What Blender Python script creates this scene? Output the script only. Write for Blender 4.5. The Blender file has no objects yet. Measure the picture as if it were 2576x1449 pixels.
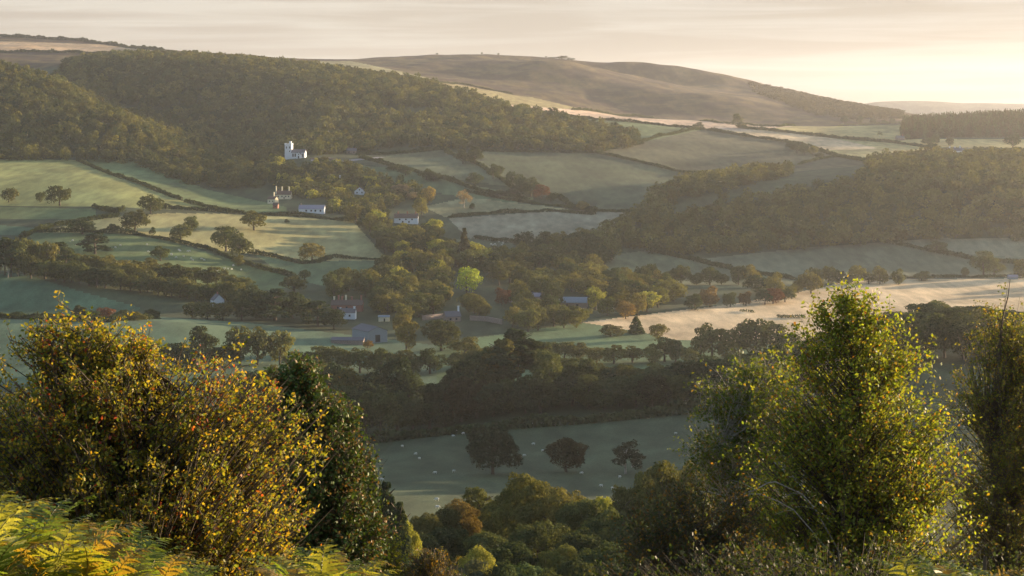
import bpy, math, random
import numpy as np
from mathutils import Vector
C = bpy.context.scene.collection
F = 4807.0; UC = 1288.0; VH = 250.0            # focal length and principal point used to read the survey tables
rs = np.random.RandomState(7)
SAZ, SEL = math.radians(57), math.radians(5.9)  # low morning sun, ahead and to the right
SUN = Vector((math.sin(SAZ)*math.cos(SEL), math.cos(SAZ)*math.cos(SEL), math.sin(SEL)))

# ------------------------------------------------------------------ helpers
def put(o, parent=None):
    C.objects.link(o)
    if parent: o.parent = parent
    return o
def mesh_np(name, verts, faces, mat=None, tint=None, smooth=False, dom='FACE'):
    """verts (N,3); faces (M,k) all the same k"""
    m = bpy.data.meshes.new(name)
    verts = np.ascontiguousarray(verts, dtype=np.float32); faces = np.ascontiguousarray(faces, dtype=np.int32)
    n, k = faces.shape
    m.vertices.add(len(verts)); m.vertices.foreach_set('co', verts.ravel())
    m.loops.add(n*k); m.loops.foreach_set('vertex_index', faces.ravel())
    m.polygons.add(n); m.polygons.foreach_set('loop_start', np.arange(0, n*k, k, dtype=np.int32))
    m.polygons.foreach_set('use_smooth', np.full(n, smooth))
    if tint is not None:
        a = m.attributes.new('tint', 'FLOAT_COLOR', dom)
        t = np.ones((len(tint), 4), np.float32); t[:, :3] = tint
        a.data.foreach_set('color', t.ravel())
    m.update(calc_edges=True)
    if mat: m.materials.append(mat)
    return m
def obj(name, me, parent=None):
    return put(bpy.data.objects.new(name, me), parent)
def tag(o, label=None, cat=None, group=None, kind=None):
    if label: o['label'] = label
    if cat: o['category'] = cat
    if group: o['group'] = group
    if kind: o['kind'] = kind
    return o
def empty(name, loc, rz=0, sc=(1, 1, 1)):
    o = bpy.data.objects.new(name, None); o.location = loc; o.rotation_euler = (0, 0, rz); o.scale = sc
    o.empty_display_size = .1
    return put(o)
def unit(a): return a/np.maximum(np.linalg.norm(a, axis=-1, keepdims=True), 1e-9)
def rdir(r, n): return unit(r.normal(size=(n, 3)))
def leaves(r, P, D, size, rough=.9, aspect=1.35):
    """leaf faces: rhombs at P, facing roughly D"""
    n = len(P); N = unit(D + rough*r.normal(size=(n, 3)))
    T = unit(np.cross(N, r.normal(size=(n, 3)))); B = np.cross(N, T)
    s = (size*(r.uniform(.6, 1.3, n) if np.isscalar(size) else 1))
    s = np.broadcast_to(s, (n,))[:, None]
    k = r.uniform(-.15, .15, (n, 1))
    V = np.stack([P-T*s*.5*aspect, P+B*s*.42+T*s*k, P+T*s*.5*aspect, P-B*s*.42+T*s*k], 1).reshape(-1, 3)
    return V, np.arange(4*n).reshape(n, 4)
class Buf:
    def __init__(s): s.v = []; s.f = []; s.t = []; s.n = 0
    def add(s, v, f, t=None):
        v = np.asarray(v, float); f = np.asarray(f)
        s.v.append(v); s.f.append(f+s.n); s.n += len(v)
        if t is not None: s.t.append(np.broadcast_to(np.asarray(t, float), (len(f), 3)))
    def box(s, cx, cy, cz, sx, sy, sz, rz=0, t=None):
        c, q = math.cos(rz), math.sin(rz)
        p = np.array([[x*sx/2, y*sy/2, z*sz/2] for z in (-1, 1) for y in (-1, 1) for x in (-1, 1)])
        p = np.stack([p[:, 0]*c-p[:, 1]*q+cx, p[:, 0]*q+p[:, 1]*c+cy, p[:, 2]+cz], 1)
        s.add(p, [[0, 2, 3, 1], [4, 5, 7, 6], [0, 1, 5, 4], [2, 6, 7, 3], [0, 4, 6, 2], [1, 3, 7, 5]], t)
    def tube(s, pts, rad, sides=5, t=None):
        pts = np.asarray(pts, float); n = len(pts)
        rad = np.broadcast_to(rad, (n,))
        tg = unit(np.gradient(pts, axis=0)); ref = np.array([.31, .17, .93]) if abs(tg[0, 2]) < .9 else np.array([1., .2, 0])
        a = unit(np.cross(tg, ref)); b = np.cross(tg, a)
        an = np.arange(sides)*2*math.pi/sides
        ring = pts[:, None]+rad[:, None, None]*(a[:, None]*np.cos(an)[None, :, None]+b[:, None]*np.sin(an)[None, :, None])
        i = np.arange(n-1)[:, None]*sides; j = np.arange(sides)[None]; j2 = (j+1) % sides
        s.add(ring.reshape(-1, 3), np.stack([i+j, i+j2, i+sides+j2, i+sides+j], -1).reshape(-1, 4), t)
    def mesh(s, name, mat, smooth=False):
        return mesh_np(name, np.concatenate(s.v), np.concatenate(s.f), mat, np.concatenate(s.t) if s.t else None, smooth)

# ------------------------------------------------------------------ materials
def new_mat(name):
    m = bpy.data.materials.new(name); m.use_nodes = True; nt = m.node_tree; nt.nodes.clear()
    out = nt.nodes.new('ShaderNodeOutputMaterial')
    return m, nt, out
def nd(nt, typ, **kw):
    n = nt.nodes.new(typ)
    for k, v in kw.items():
        if k in n.inputs.keys(): n.inputs[k].default_value = v
        else: setattr(n, k, v)
    return n
def mulcol(nt, a, b):
    m = nt.nodes.new('ShaderNodeMix'); m.data_type = 'RGBA'; m.blend_type = 'MULTIPLY'; m.inputs[0].default_value = 1
    for s, x in ((6, a), (7, b)):
        if isinstance(x, tuple): m.inputs[s].default_value = x+(1,)
        else: nt.links.new(x, m.inputs[s])
    return m.outputs[2]
def foliage(name, trans=.35, tcol=(1.5, 1.35, .55), rough=.5, spec=.25, use_obj=True):
    m, nt, out = new_mat(name)
    at_ = nd(nt, 'ShaderNodeAttribute', attribute_name='tint')
    col = at_.outputs['Color']
    if use_obj:
        oi = nd(nt, 'ShaderNodeObjectInfo'); col = mulcol(nt, col, oi.outputs['Color'])
    p = nd(nt, 'ShaderNodeBsdfPrincipled'); p.inputs['Roughness'].default_value = rough
    p.inputs['Specular IOR Level'].default_value = spec
    nt.links.new(col, p.inputs['Base Color'])
    t = nd(nt, 'ShaderNodeBsdfTranslucent'); nt.links.new(mulcol(nt, col, tcol), t.inputs['Color'])
    mx = nd(nt, 'ShaderNodeMixShader'); mx.inputs[0].default_value = trans
    nt.links.new(p.outputs[0], mx.inputs[1]); nt.links.new(t.outputs[0], mx.inputs[2])
    nt.links.new(mx.outputs[0], out.inputs['Surface'])
    return m
def plain(name, col, rough=.8, nscale=3., amt=.35, spec=.2, use_tint=False, bump=0., stretch=(1, 1, 1)):
    m, nt, out = new_mat(name)
    p = nd(nt, 'ShaderNodeBsdfPrincipled'); p.inputs['Roughness'].default_value = rough
    p.inputs['Specular IOR Level'].default_value = spec
    tc = nd(nt, 'ShaderNodeTexCoord'); mp = nd(nt, 'ShaderNodeMapping'); mp.inputs['Scale'].default_value = stretch
    nt.links.new(tc.outputs['Object'], mp.inputs[0])
    n = nd(nt, 'ShaderNodeTexNoise', Scale=nscale, Detail=5.); nt.links.new(mp.outputs[0], n.inputs['Vector'])
    r = nd(nt, 'ShaderNodeMapRange'); r.inputs['To Min'].default_value = 1-amt; r.inputs['To Max'].default_value = 1+amt
    r.inputs['From Min'].default_value = .3; r.inputs['From Max'].default_value = .7
    nt.links.new(n.outputs[0], r.inputs[0])
    base = col
    if use_tint:
        a = nd(nt, 'ShaderNodeAttribute', attribute_name='tint'); base = a.outputs['Color']
    nt.links.new(mulcol(nt, base, r.outputs[0]), p.inputs['Base Color'])
    if bump:
        b = nd(nt, 'ShaderNodeBump', Strength=bump); nt.links.new(n.outputs[0], b.inputs['Height']); nt.links.new(b.outputs[0], p.inputs['Normal'])
    nt.links.new(p.outputs[0], out.inputs['Surface'])
    return m
def ground_mat():
    m, nt, out = new_mat('ground_cover')
    p = nd(nt, 'ShaderNodeBsdfPrincipled'); p.inputs['Roughness'].default_value = .9; p.inputs['Specular IOR Level'].default_value = .1
    at_ = nd(nt, 'ShaderNodeAttribute', attribute_name='tint')
    geo = nd(nt, 'ShaderNodeNewGeometry')
    col = at_.outputs['Color']
    for sc, det, lo, hi, st in ((.018, 6., .68, 1.32, (1, .5, 1)), (.12, 4., .76, 1.24, (1, .25, 1)), (1.7, 3., .8, 1.2, (1, .4, 1))):
        mp = nd(nt, 'ShaderNodeMapping'); mp.inputs['Scale'].default_value = st; nt.links.new(geo.outputs['Position'], mp.inputs[0])
        n = nd(nt, 'ShaderNodeTexNoise', Scale=sc, Detail=det); nt.links.new(mp.outputs[0], n.inputs['Vector'])
        r = nd(nt, 'ShaderNodeMapRange'); r.inputs['From Min'].default_value = .3; r.inputs['From Max'].default_value = .7
        r.inputs['To Min'].default_value = lo; r.inputs['To Max'].default_value = hi
        nt.links.new(n.outputs[0], r.inputs[0]); col = mulcol(nt, col, r.outputs[0])
    nt.links.new(col, p.inputs['Base Color'])
    n = nd(nt, 'ShaderNodeTexNoise', Scale=.35, Detail=6.); nt.links.new(geo.outputs['Position'], n.inputs['Vector'])
    b = nd(nt, 'ShaderNodeBump', Strength=.35, Distance=.6); nt.links.new(n.outputs[0], b.inputs['Height']); nt.links.new(b.outputs[0], p.inputs['Normal'])
    nt.links.new(p.outputs[0], out.inputs['Surface'])
    return m
M_GROUND = ground_mat()
M_LEAF = foliage('tree_foliage', .27, (1.3, 1.22, .5), rough=1., spec=0.)
M_WOOD = foliage('wood_foliage', .24, (1.3, 1.22, .5), rough=1., spec=0., use_obj=False)
M_NEAR = foliage('near_foliage', .5, (1.45, 1.32, .42), rough=.55, spec=.2, use_obj=False)
M_HOLLY = foliage('holly_foliage', .2, (1.4, 1.3, .4), rough=.6, spec=.2, use_obj=False)
M_FERN = foliage('fern_foliage', .5, (1.5, 1.4, .45), rough=.45, spec=.3, use_obj=False)
M_BARK = plain('bark', (.09, .07, .05), nscale=8, amt=.5, bump=.4)
M_PALE_BARK = plain('pale_bark', (.3, .27, .23), nscale=8, amt=.5, bump=.3, stretch=(1, 1, 4))
M_WHITE = plain('white_render', (.62, .66, .72), nscale=1.2, amt=.08)
M_CREAM = plain('cream_render', (.62, .56, .42), nscale=1.2, amt=.12)
M_SLATE = plain('slate_roof', (.13, .125, .14), nscale=5, amt=.25, stretch=(1, 1, 4))
M_PALEROOF = plain('pale_roof', (.26, .25, .31), nscale=4, amt=.2, stretch=(4, 1, 1))
M_BROWNROOF = plain('brown_roof', (.13, .09, .075), nscale=5, amt=.3)
M_STONE = plain('stone_wall', (.24, .19, .17), nscale=3, amt=.35)
M_BRICK = plain('brick_wall', (.28, .13, .10), nscale=4, amt=.25)
M_GLASS = plain('dark_window', (.03, .035, .045), rough=.2, amt=.1, spec=.5)
M_METAL = plain('sheet_metal', (.20, .24, .28), nscale=2, amt=.1, rough=.5)
M_DARK = plain('dark_timber', (.05, .045, .04), amt=.2)
M_FLEECE = plain('fleece', (.62, .60, .54), nscale=9, amt=.15)
M_ROAD = plain('lane_surface', (.24, .22, .23), nscale=.4, amt=.2)

# ------------------------------------------------------------------ terrain: spot heights per distance, some slopes and unseen right side shaped for sunlight
K = [ # distance, [(bearing column, height), ...]
 (1.0, [(0, -1.6)]), (6, [(0, -2.3)]), (14, [(0, -3.95), (2576, -4.3)]), (22, [(0, -6.9)]), (40, [(0, -14)]), (110, [(0, -38)]),
 (220, [(0, -60)]), (320, [(0, -76), (1300, -76), (2576, -72)]), (480, [(0, -104), (1300, -104), (1900, -100), (2576, -94)]),
 (620, [(0, -121), (1500, -121), (2000, -112), (2300, -98), (2576, -92), (3600, -88)]),
 (760, [(700, -137), (950, -136), (1740, -125), (1900, -119), (2100, -106), (2300, -96), (2576, -92), (3600, -88), (5000, -80)]),
 (830, [(700, -139), (900, -137), (1080, -140), (1300, -122), (1700, -127), (1900, -120), (2100, -108), (2300, -99), (2576, -95), (3600, -90)]),
 (940, [(700, -143), (1300, -144), (1800, -143), (2200, -140), (2576, -137), (3600, -130)]),
 (1040, [(-600, -136), (0, -137), (500, -139), (800, -143), (1300, -145), (2576, -145)]),
 (1130, [(-600, -130), (0, -131), (450, -133), (700, -141), (900, -144), (1300, -145), (2576, -147)]),
 (1270, [(-600, -138), (0, -141), (300, -142), (600, -143), (1300, -145), (2576, -148), (4000, -140)]),
 (1350, [(-900, -122), (0, -128), (200, -130), (330, -134), (500, -141), (1200, -144), (2576, -148), (4000, -142)]),
 (1450, [(-900, -112), (0, -122), (300, -129), (600, -140), (1200, -144), (2400, -148), (2576, -148), (4000, -142), (6000, -120)]),
 (1600, [(-900, -95), (0, -113), (300, -115), (600, -128), (750, -135), (900, -137), (1200, -141), (1500, -143), (1800, -145), (2100, -146), (2576, -147), (3600, -142), (6000, -120)]),
 (1720, [(-900, -85), (0, -104), (300, -104), (600, -114), (750, -122), (900, -128), (1200, -133), (1500, -137), (1700, -139.5), (2000, -136), (2400, -127), (2650, -125), (2900, -138), (3700, -138), (6000, -120)]),
 (1850, [(-900, -72), (0, -92), (300, -94), (480, -101), (600, -107), (750, -111), (900, -118), (1200, -123), (1500, -125), (1700, -119), (2000, -111), (2200, -98), (2400, -89), (2620, -90), (2850, -134), (3700, -136), (6000, -110)]),  # unseen ground past the right edge lowered to let sun reach the stubble
 (2000, [(-900, -55), (0, -78), (200, -80), (300, -84), (480, -95), (600, -104), (750, -98), (900, -105), (1200, -110), (1500, -113), (1660, -100), (1800, -92), (2100, -80), (2300, -76), (2400, -75), (2600, -76), (2780, -104), (3000, -130), (3800, -130), (6000, -100)]),
 (2180, [(-900, -30), (0, -66), (200, -69), (400, -80), (600, -84), (750, -70), (900, -73), (1200, -80), (1500, -91), (1700, -95), (1900, -87), (2100, -78), (2400, -66), (2600, -62), (2800, -80), (3100, -110), (3800, -125), (6000, -90)]),
 (2400, [(-900, 20), (0, -18), (150, -20), (300, -27), (480, -60), (600, -85), (700, -62), (800, -54), (900, -56), (1200, -58), (1500, -67), (1800, -75), (2100, -71), (2400, -67), (2620, -62), (3050, -60), (3180, -40), (3300, -30), (3800, -30), (4000, -50), (6000, -80)]),  # unseen rise at right, through the next two rows, added to block sun
 (2650, [(-900, 70), (0, 39), (120, 25), (220, -5), (300, -30), (450, -50), (600, -46), (750, -18), (900, -24), (1200, -30), (1350, -39), (1500, -49), (1800, -56), (2100, -60), (2400, -55), (2620, -54), (3050, -50), (3180, -32), (3300, -22), (3800, -22), (4000, -45), (6000, -70)]),
 (2850, [(-900, 70), (0, 20), (150, 5), (300, 2), (600, 7), (750, 20), (900, 14), (1200, -8), (1350, -21), (1500, -33), (1800, -47), (2100, -50), (2270, -49), (2400, -46), (2576, -42), (3000, -30), (3700, -10), (3900, -40)]),
 (3100, [(-900, 90), (0, 25), (150, 45), (300, 54), (600, 54), (750, 42), (900, 34), (1100, 20), (1200, 5), (1350, -11), (1500, -26), (1700, -33), (1900, -42), (2100, -45), (2400, -37), (2576, -31), (3300, -40)]),
 (3400, [(-900, 95), (0, 30), (180, 62), (300, 71), (420, 71), (600, 62), (750, 54), (900, 44), (1100, 30), (1300, 7), (1450, -15), (1600, -36), (1900, -62), (2200, -62), (2576, -55), (3600, -50)]),
 (3700, [(-900, 100), (0, 78), (200, 74), (350, 68), (600, 60), (900, 50), (1100, 36), (1300, 4), (1500, -30), (1700, -38), (1900, -42), (2200, -39), (2270, -36), (2400, -60), (3600, -60)]),
 (4100, [(-900, 120), (0, 105), (200, 101), (400, 100), (600, 88), (800, 78), (1000, 58), (1200, 40), (1400, 34), (1500, 24), (1650, 20), (1800, 14), (1950, -2), (2100, -20), (2270, -30), (2576, -70), (3600, -80)]),
 (4500, [(-900, 150), (0, 135), (200, 129), (400, 115), (600, 103), (800, 90), (1000, 86), (1200, 88), (1400, 95), (1480, 81), (1560, 62), (1640, 45), (1720, 28), (1800, 20), (1900, 16), (2000, 4), (2150, -16), (2270, -34), (2576, -80)]),
 (4700, [(-900, 165), (0, 148), (200, 140), (400, 121), (600, 110), (800, 95), (1000, 100), (1200, 104), (1350, 92), (1450, 62), (1560, 44), (1700, 34), (1800, 36), (1900, 30), (2000, 8), (2150, -14), (2270, -34), (2576, -85)]),
 (4900, [(-900, 180), (0, 163), (200, 151), (400, 127), (550, 116), (700, 104), (850, 98), (1000, 111), (1200, 117), (1330, 110), (1420, 103), (1500, 95), (1600, 97), (1750, 79), (1900, 47), (2000, 16), (2100, -7), (2200, -24), (2576, -90)]),
 (5500, [(-900, 150), (0, 135), (400, 100), (800, 70), (1200, 90), (1600, 70), (1900, 20), (2100, -40), (2576, -100)]),
 (7000, [(0, -60)]),
]
ucols = np.concatenate([np.linspace(-3500, -300, 26)[:-1], np.arange(-300, 2880, 3.2), np.linspace(2900, 9500, 70)])
uf = np.arange(-3500, 9501, 10.)
KY = np.array([k[0] for k in K], float)
ker = np.exp(-.5*(np.arange(-12, 13)/3.6)**2); ker /= ker.sum()
KZ = []
for d, pts in K:
    a = np.interp(uf, [p[0] for p in pts], [p[1] for p in pts])
    a = np.convolve(np.pad(a, 12, 'edge'), ker, 'valid'); KZ.append(np.interp(ucols, uf, a))
KZ = np.array(KZ)
yr = np.concatenate([np.geomspace(1.0, 450, 190)[:-1], np.geomspace(450, 7000, 800)])
# shape preserving cubic through the cross-sections
X = np.log(KY); h = np.diff(X)[:, None]; dl = np.diff(KZ, axis=0)/h
mm = np.zeros_like(KZ)
w1 = 2*h[1:]+h[:-1]; w2 = h[1:]+2*h[:-1]
same = dl[1:]*dl[:-1] > 0
mm[1:-1] = np.where(same, (w1+w2)/(w1/np.where(same, dl[:-1], 1)+w2/np.where(same, dl[1:], 1)), 0)
mm[0] = dl[0]; mm[-1] = dl[-1]
xq = np.log(yr); ii = np.clip(np.searchsorted(X, xq, 'right')-1, 0, len(X)-2)
tq = ((xq-X[ii])/np.diff(X)[ii])[:, None]; hh = np.diff(X)[ii][:, None]
Z = ((1+2*tq)*(1-tq)**2*KZ[ii]+tq*(1-tq)**2*hh*mm[ii]+tq**2*(3-2*tq)*KZ[ii+1]+tq**2*(tq-1)*hh*mm[ii+1])
GX = yr[:, None]*(ucols[None]-UC)/F; GY = np.repeat(yr[:, None], len(ucols), 1)
def sines(x, y, wl, n, seed):
    r = np.random.RandomState(seed); s = 0
    for _ in range(n):
        a = r.uniform(0, 6.28); w = wl*r.uniform(.6, 1.6)
        s = s+np.sin((x*math.cos(a)+y*math.sin(a))*6.283/w+r.uniform(0, 6.28))
    return s/math.sqrt(n)
far = np.clip((GY-500)/1500, 0, 1)
Z += sines(GX, GY, 190, 7, 1)*.6*far+sines(GX, GY, 60, 7, 2)*.13*np.clip(GY/600, 0, 1)
Z += np.clip((GY-3400)/500, 0, 1)*(sines(GX, GY, 420, 6, 3)*2.6*np.clip((5600-GY)/1500, 0, 1)+sines(GX, GY, 110, 8, 4)*1.0)
Z += sines(GX, GY, 7, 8, 5)*.12*np.clip(GY/30, .2, 1)*np.clip((300-GY)/200, 0, 1)
GV = VH-F*Z/GY
def zat(x, y):
    x = np.asarray(x, float); y = np.asarray(y, float)
    u = UC+F*x/y
    fi = np.interp(u, ucols, np.arange(len(ucols))); fj = np.interp(y, yr, np.arange(len(yr)))
    i = np.clip(fi.astype(int), 0, len(ucols)-2); j = np.clip(fj.astype(int), 0, len(yr)-2)
    a = fi-i; b = fj-j
    return (Z[j, i]*(1-a)+Z[j, i+1]*a)*(1-b)+(Z[j+1, i]*(1-a)+Z[j+1, i+1]*a)*b
def at(u, v, ymin=950.):
    """ground point on the bearing u that lies at depression v, nearest beyond ymin"""
    fi = float(np.interp(u, ucols, np.arange(len(ucols)))); i = int(fi); a = fi-i
    vv = GV[:, i]*(1-a)+GV[:, min(i+1, len(ucols)-1)]*a
    j0 = int(np.searchsorted(yr, ymin)); idx = np.nonzero(vv[j0:] <= v)[0]
    if len(idx) == 0: y = 4800.
    else:
        j = j0+idx[0]
        if idx[0] == 0: y = yr[j]
        else: y = np.interp(v, [vv[j], vv[j-1]], [yr[j], yr[j-1]])
    x = y*(u-UC)/F
    return Vector((x, y, float(zat(x, y))))
def inpoly(px, py, poly):
    c = np.zeros(px.shape, bool); n = len(poly)
    for i in range(n):
        x1, y1 = poly[i]; x2, y2 = poly[(i+1) % n]
        if y1 == y2: continue
        c ^= ((y1 > py) != (y2 > py)) & (px < (x2-x1)*(py-y1)/(y2-y1)+x1)
    return c
GRASS = (.085, .125, .05); PALE = (.11, .12, .065); GOLD = (.30, .27, .12); STUB = (.42, .30, .19); PINK = (.52, .37, .26); DULL = (.12, .13, .07)
FIELDS = [ # name, label, colour, distance range, boundary (bearing column, depression)
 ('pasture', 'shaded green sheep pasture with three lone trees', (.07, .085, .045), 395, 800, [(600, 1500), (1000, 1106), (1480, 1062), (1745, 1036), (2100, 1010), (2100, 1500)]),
 ('pasture', 'green field at lower left, below the diagonal tree belt', (.075, .125, .07), 1150, 1500, [(-300, 685), (60, 690), (200, 735), (350, 775), (330, 792), (-300, 802)]),
 ('pasture', 'flat pale green meadow behind the hawthorn', (.10, .145, .085), 960, 1240, [(-300, 812), (400, 797), (620, 812), (1100, 870), (1100, 980), (-300, 980)]),
 ('pasture', 'green slope grazed by sheep below the long curved hedge', (.11, .145, .06), 1380, 1760, [(70, 588), (230, 585), (400, 600), (640, 672), (745, 702), (740, 720), (600, 738), (400, 720), (180, 700)]),
 ('pasture', 'small green field right of the copse of three oaks', (.11, .145, .07), 1400, 1720, [(640, 638), (800, 660), (990, 652), (975, 690), (880, 720), (800, 716), (720, 692)]),
 ('pasture', 'sunlit field of scattered oaks, lit gold at left and pinkish at right', GOLD, 1500, 1920, [(100, 585), (240, 553), (420, 537), (640, 540), (885, 556), (960, 640), (990, 655), (800, 655), (760, 662), (640, 640), (500, 622), (380, 593), (300, 583)]),
 ('pasture', 'sunlit upper field below the left wood', (.25, .25, .09), 1780, 2300, [(-300, 400), (190, 403), (300, 450), (480, 515), (600, 533), (420, 525), (240, 527), (-300, 512)]),
 ('pasture', 'green strip between the diagonal hedge and the wood', (.12, .155, .065), 1780, 2350, [(215, 402), (330, 402), (520, 478), (720, 522), (720, 538), (560, 533), (330, 460)]),
 ('pasture', 'small green field with a hedge corner at left', (.12, .15, .06), 1700, 2000, [(-300, 512), (240, 527), (240, 553), (100, 580), (-300, 545)]),
 ('pasture', 'teal green field corner at left edge', (.08, .13, .07), 1600, 1950, [(-300, 545), (100, 575), (60, 600), (-300, 600)]),
 ('pasture', 'pale field below the hanging wood, right of the church', PALE, 2100, 2500, [(870, 404), (1120, 378), (1220, 408), (1340, 475), (1150, 450), (1000, 425)]),
 ('pasture', 'green field below the lane', (.12, .15, .075), 2000, 2300, [(850, 412), (1000, 425), (1200, 470), (1340, 500), (1270, 510), (1050, 475), (930, 445)]),
 ('pasture', 'wide pale green field in the middle of the far slope', (.085, .098, .052), 1950, 2500, [(1210, 380), (1480, 383), (1650, 418), (1760, 440), (1630, 505), (1610, 532), (1480, 532), (1340, 480), (1220, 410)]),
 ('pasture', 'brownish green field above the wooded hill', (.095, .09, .048), 2180, 2800, [(1500, 388), (1760, 326), (1990, 358), (2090, 388), (2190, 410), (2080, 430), (1760, 440), (1640, 417)]),
 ('pasture', 'dark green field under the ploughed strip', (.11, .14, .06), 2450, 3000, [(1290, 282), (1450, 294), (1770, 325), (1600, 360), (1590, 335), (1450, 330), (1290, 305)]),
 ('stubble_field', 'long pink ploughed strip along the crest', PINK, 2700, 3500, [(1265, 262), (1440, 275), (1700, 300), (2000, 318), (1860, 330), (1780, 326), (1500, 297), (1280, 283)]),
 ('pasture', 'golden grass shoulder running down from the moor', (.27, .22, .10), 2900, 3800, [(1000, 200), (1150, 206), (1290, 234), (1450, 272), (1440, 278), (1265, 266), (1150, 240)]),
 ('stubble_field', 'tan field right of the ploughed strip', (.50, .37, .22), 2500, 3100, [(1780, 327), (1860, 322), (2060, 338), (2210, 372), (2150, 392), (2000, 360)]),
 ('pasture', 'gold green field left of the hilltop farm', (.34, .28, .12), 2250, 3100, [(2060, 338), (2350, 365), (2360, 390), (2190, 412), (2070, 385)]),
 ('pasture', 'yellow green field beside the conifer plantation', (.36, .29, .12), 2450, 3200, [(1860, 318), (2276, 308), (2276, 350), (2900, 352), (2900, 385), (2350, 368), (2060, 338)]),
 ('pasture', 'beige field right of the village lane', (.22, .20, .135), 1700, 2050, [(1130, 550), (1400, 532), (1640, 535), (1500, 610), (1380, 620), (1180, 598)]),
 ('pasture', 'small lit field beside the pale poplar', (.22, .21, .11), 1850, 2100, [(1070, 520), (1180, 498), (1440, 528), (1250, 534), (1120, 545)]),
 ('pasture', 'narrow pale paddock with sheep above the village', PALE, 1580, 1860, [(1060, 600), (1200, 603), (1320, 618), (1260, 655), (1080, 628)]),
 ('pasture', 'green field at the foot of the wooded hill, left of the hedge', DULL, 1480, 1780, [(1500, 665), (1560, 640), (1640, 630), (1740, 650), (2020, 705), (1960, 730), (1600, 720)]),
 ('pasture', 'broad dewy field below the wooded hill', (.12, .13, .08), 1500, 1780, [(1740, 655), (2000, 628), (2240, 608), (2350, 632), (2900, 668), (2900, 700), (2250, 700), (2020, 706)]),
 ('pasture', 'pale field corner at right below the wooded hill', (.17, .17, .11), 1600, 1800, [(2240, 606), (2900, 590), (2900, 668), (2440, 650)]),
 ('stubble_field', 'sunlit beige stubble field crossed by long shadows', (.58, .42, .245), 1130, 1620, [(1465, 812), (1850, 765), (2040, 730), (2150, 704), (3400, 696), (3400, 905), (1990, 868), (1700, 856), (1620, 838)]),
 ('pasture', 'valley meadow in front of the stubble field', (.10, .15, .07), 960, 1320, [(1100, 870), (1150, 858), (1470, 812), (1620, 838), (1990, 868), (2400, 900), (2400, 990), (1100, 990)]),
 ('stubble_field', 'sunlit tan field below the left skyline', (.46, .31, .18), 3900, 4800, [(-300, 100), (0, 104), (250, 112), (400, 128), (300, 136), (180, 132), (-300, 126)]),
 ('pasture', 'thin gold field along the ridge behind the wood', (.30, .25, .13), 3300, 4600, [(560, 139), (760, 154), (1000, 200), (990, 207), (800, 180), (600, 158)]),
 ('pasture', 'patchwork of rough pasture on the left of the moor', (.22, .20, .10), 3300, 4500, [(760, 154), (880, 154), (1000, 178), (1100, 202), (1000, 204)]),
]
U2 = np.repeat(ucols[None], len(yr), 0)
tint = np.zeros(Z.shape+(3,)); tint[:] = (.06, .07, .035)
n1 = sines(GX, GY, 300, 9, 11); n2 = sines(GX, GY, 90, 9, 12)
moor = np.clip((GY-3450)/100, 0, 1)[..., None]
heath = np.array((.045, .025, .016)); mg = np.array((.12, .085, .03)); w = np.clip(.45+.45*n1+.6*n2+.35*sines(GX, GY, 30, 9, 13), 0, 1)[..., None]*.75
tint = tint*(1-moor)+moor*(heath*(1-w)+mg*w)
tint[GY < 60] = (.13, .11, .05)
fid = np.full(Z.shape, -1)
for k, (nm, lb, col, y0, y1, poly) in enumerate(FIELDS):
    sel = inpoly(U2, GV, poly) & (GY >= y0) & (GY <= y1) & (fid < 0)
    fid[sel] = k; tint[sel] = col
gk = [k for k, f in enumerate(FIELDS) if f[1].startswith('sunlit field of')][0]; gs = fid == gk
wg = np.clip((U2-620+sines(GX, GY, 60, 6, 31)*30)/160, 0, 1)[..., None]
tint = np.where(gs[..., None], np.array((.40, .34, .155))*(1-wg)+np.array((.43, .33, .21))*wg, tint)  # gold-to-pinkish blend paints how light changes across the field
nr, nc = Z.shape
cf = np.maximum.reduce([fid[:-1, :-1], fid[1:, :-1], fid[:-1, 1:], fid[1:, 1:]])
I = np.arange(nr*nc).reshape(nr, nc)
quad = np.stack([I[:-1, :-1], I[:-1, 1:], I[1:, 1:], I[1:, :-1]], -1)
allv = np.stack([GX, GY, Z], -1).reshape(-1, 3); allt = tint.reshape(-1, 3)
def sub(name, mask, label=None, cat=None, colour=None):
    q = quad[mask]
    if len(q) == 0: return None
    ids, inv = np.unique(q.ravel(), return_inverse=True)
    tt = allt[ids] if colour is None else np.tile(np.array(colour), (len(ids), 1))
    me = mesh_np(name, allv[ids], inv.reshape(-1, 4), M_GROUND, tt, True, 'POINT')
    o = obj(name, me); o['kind'] = 'structure'
    if label: o['label'] = label; o['category'] = cat
    return o
cy = GY[:-1, :-1]
sub('hillside', (cf < 0) & (cy < 395), 'near hillside falling away below the viewpoint', 'hillside')
sub('valley_ground', (cf < 0) & (cy >= 395) & (cy < 3450), 'wooded valley floor and lower slopes', 'ground')
sub('moor_hills', (cf < 0) & (cy >= 3450), 'bare brown moorland hills on the skyline', 'hills')
for k, f in enumerate(FIELDS): sub(f[0], cf == k, f[1], 'field', f[2])
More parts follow.
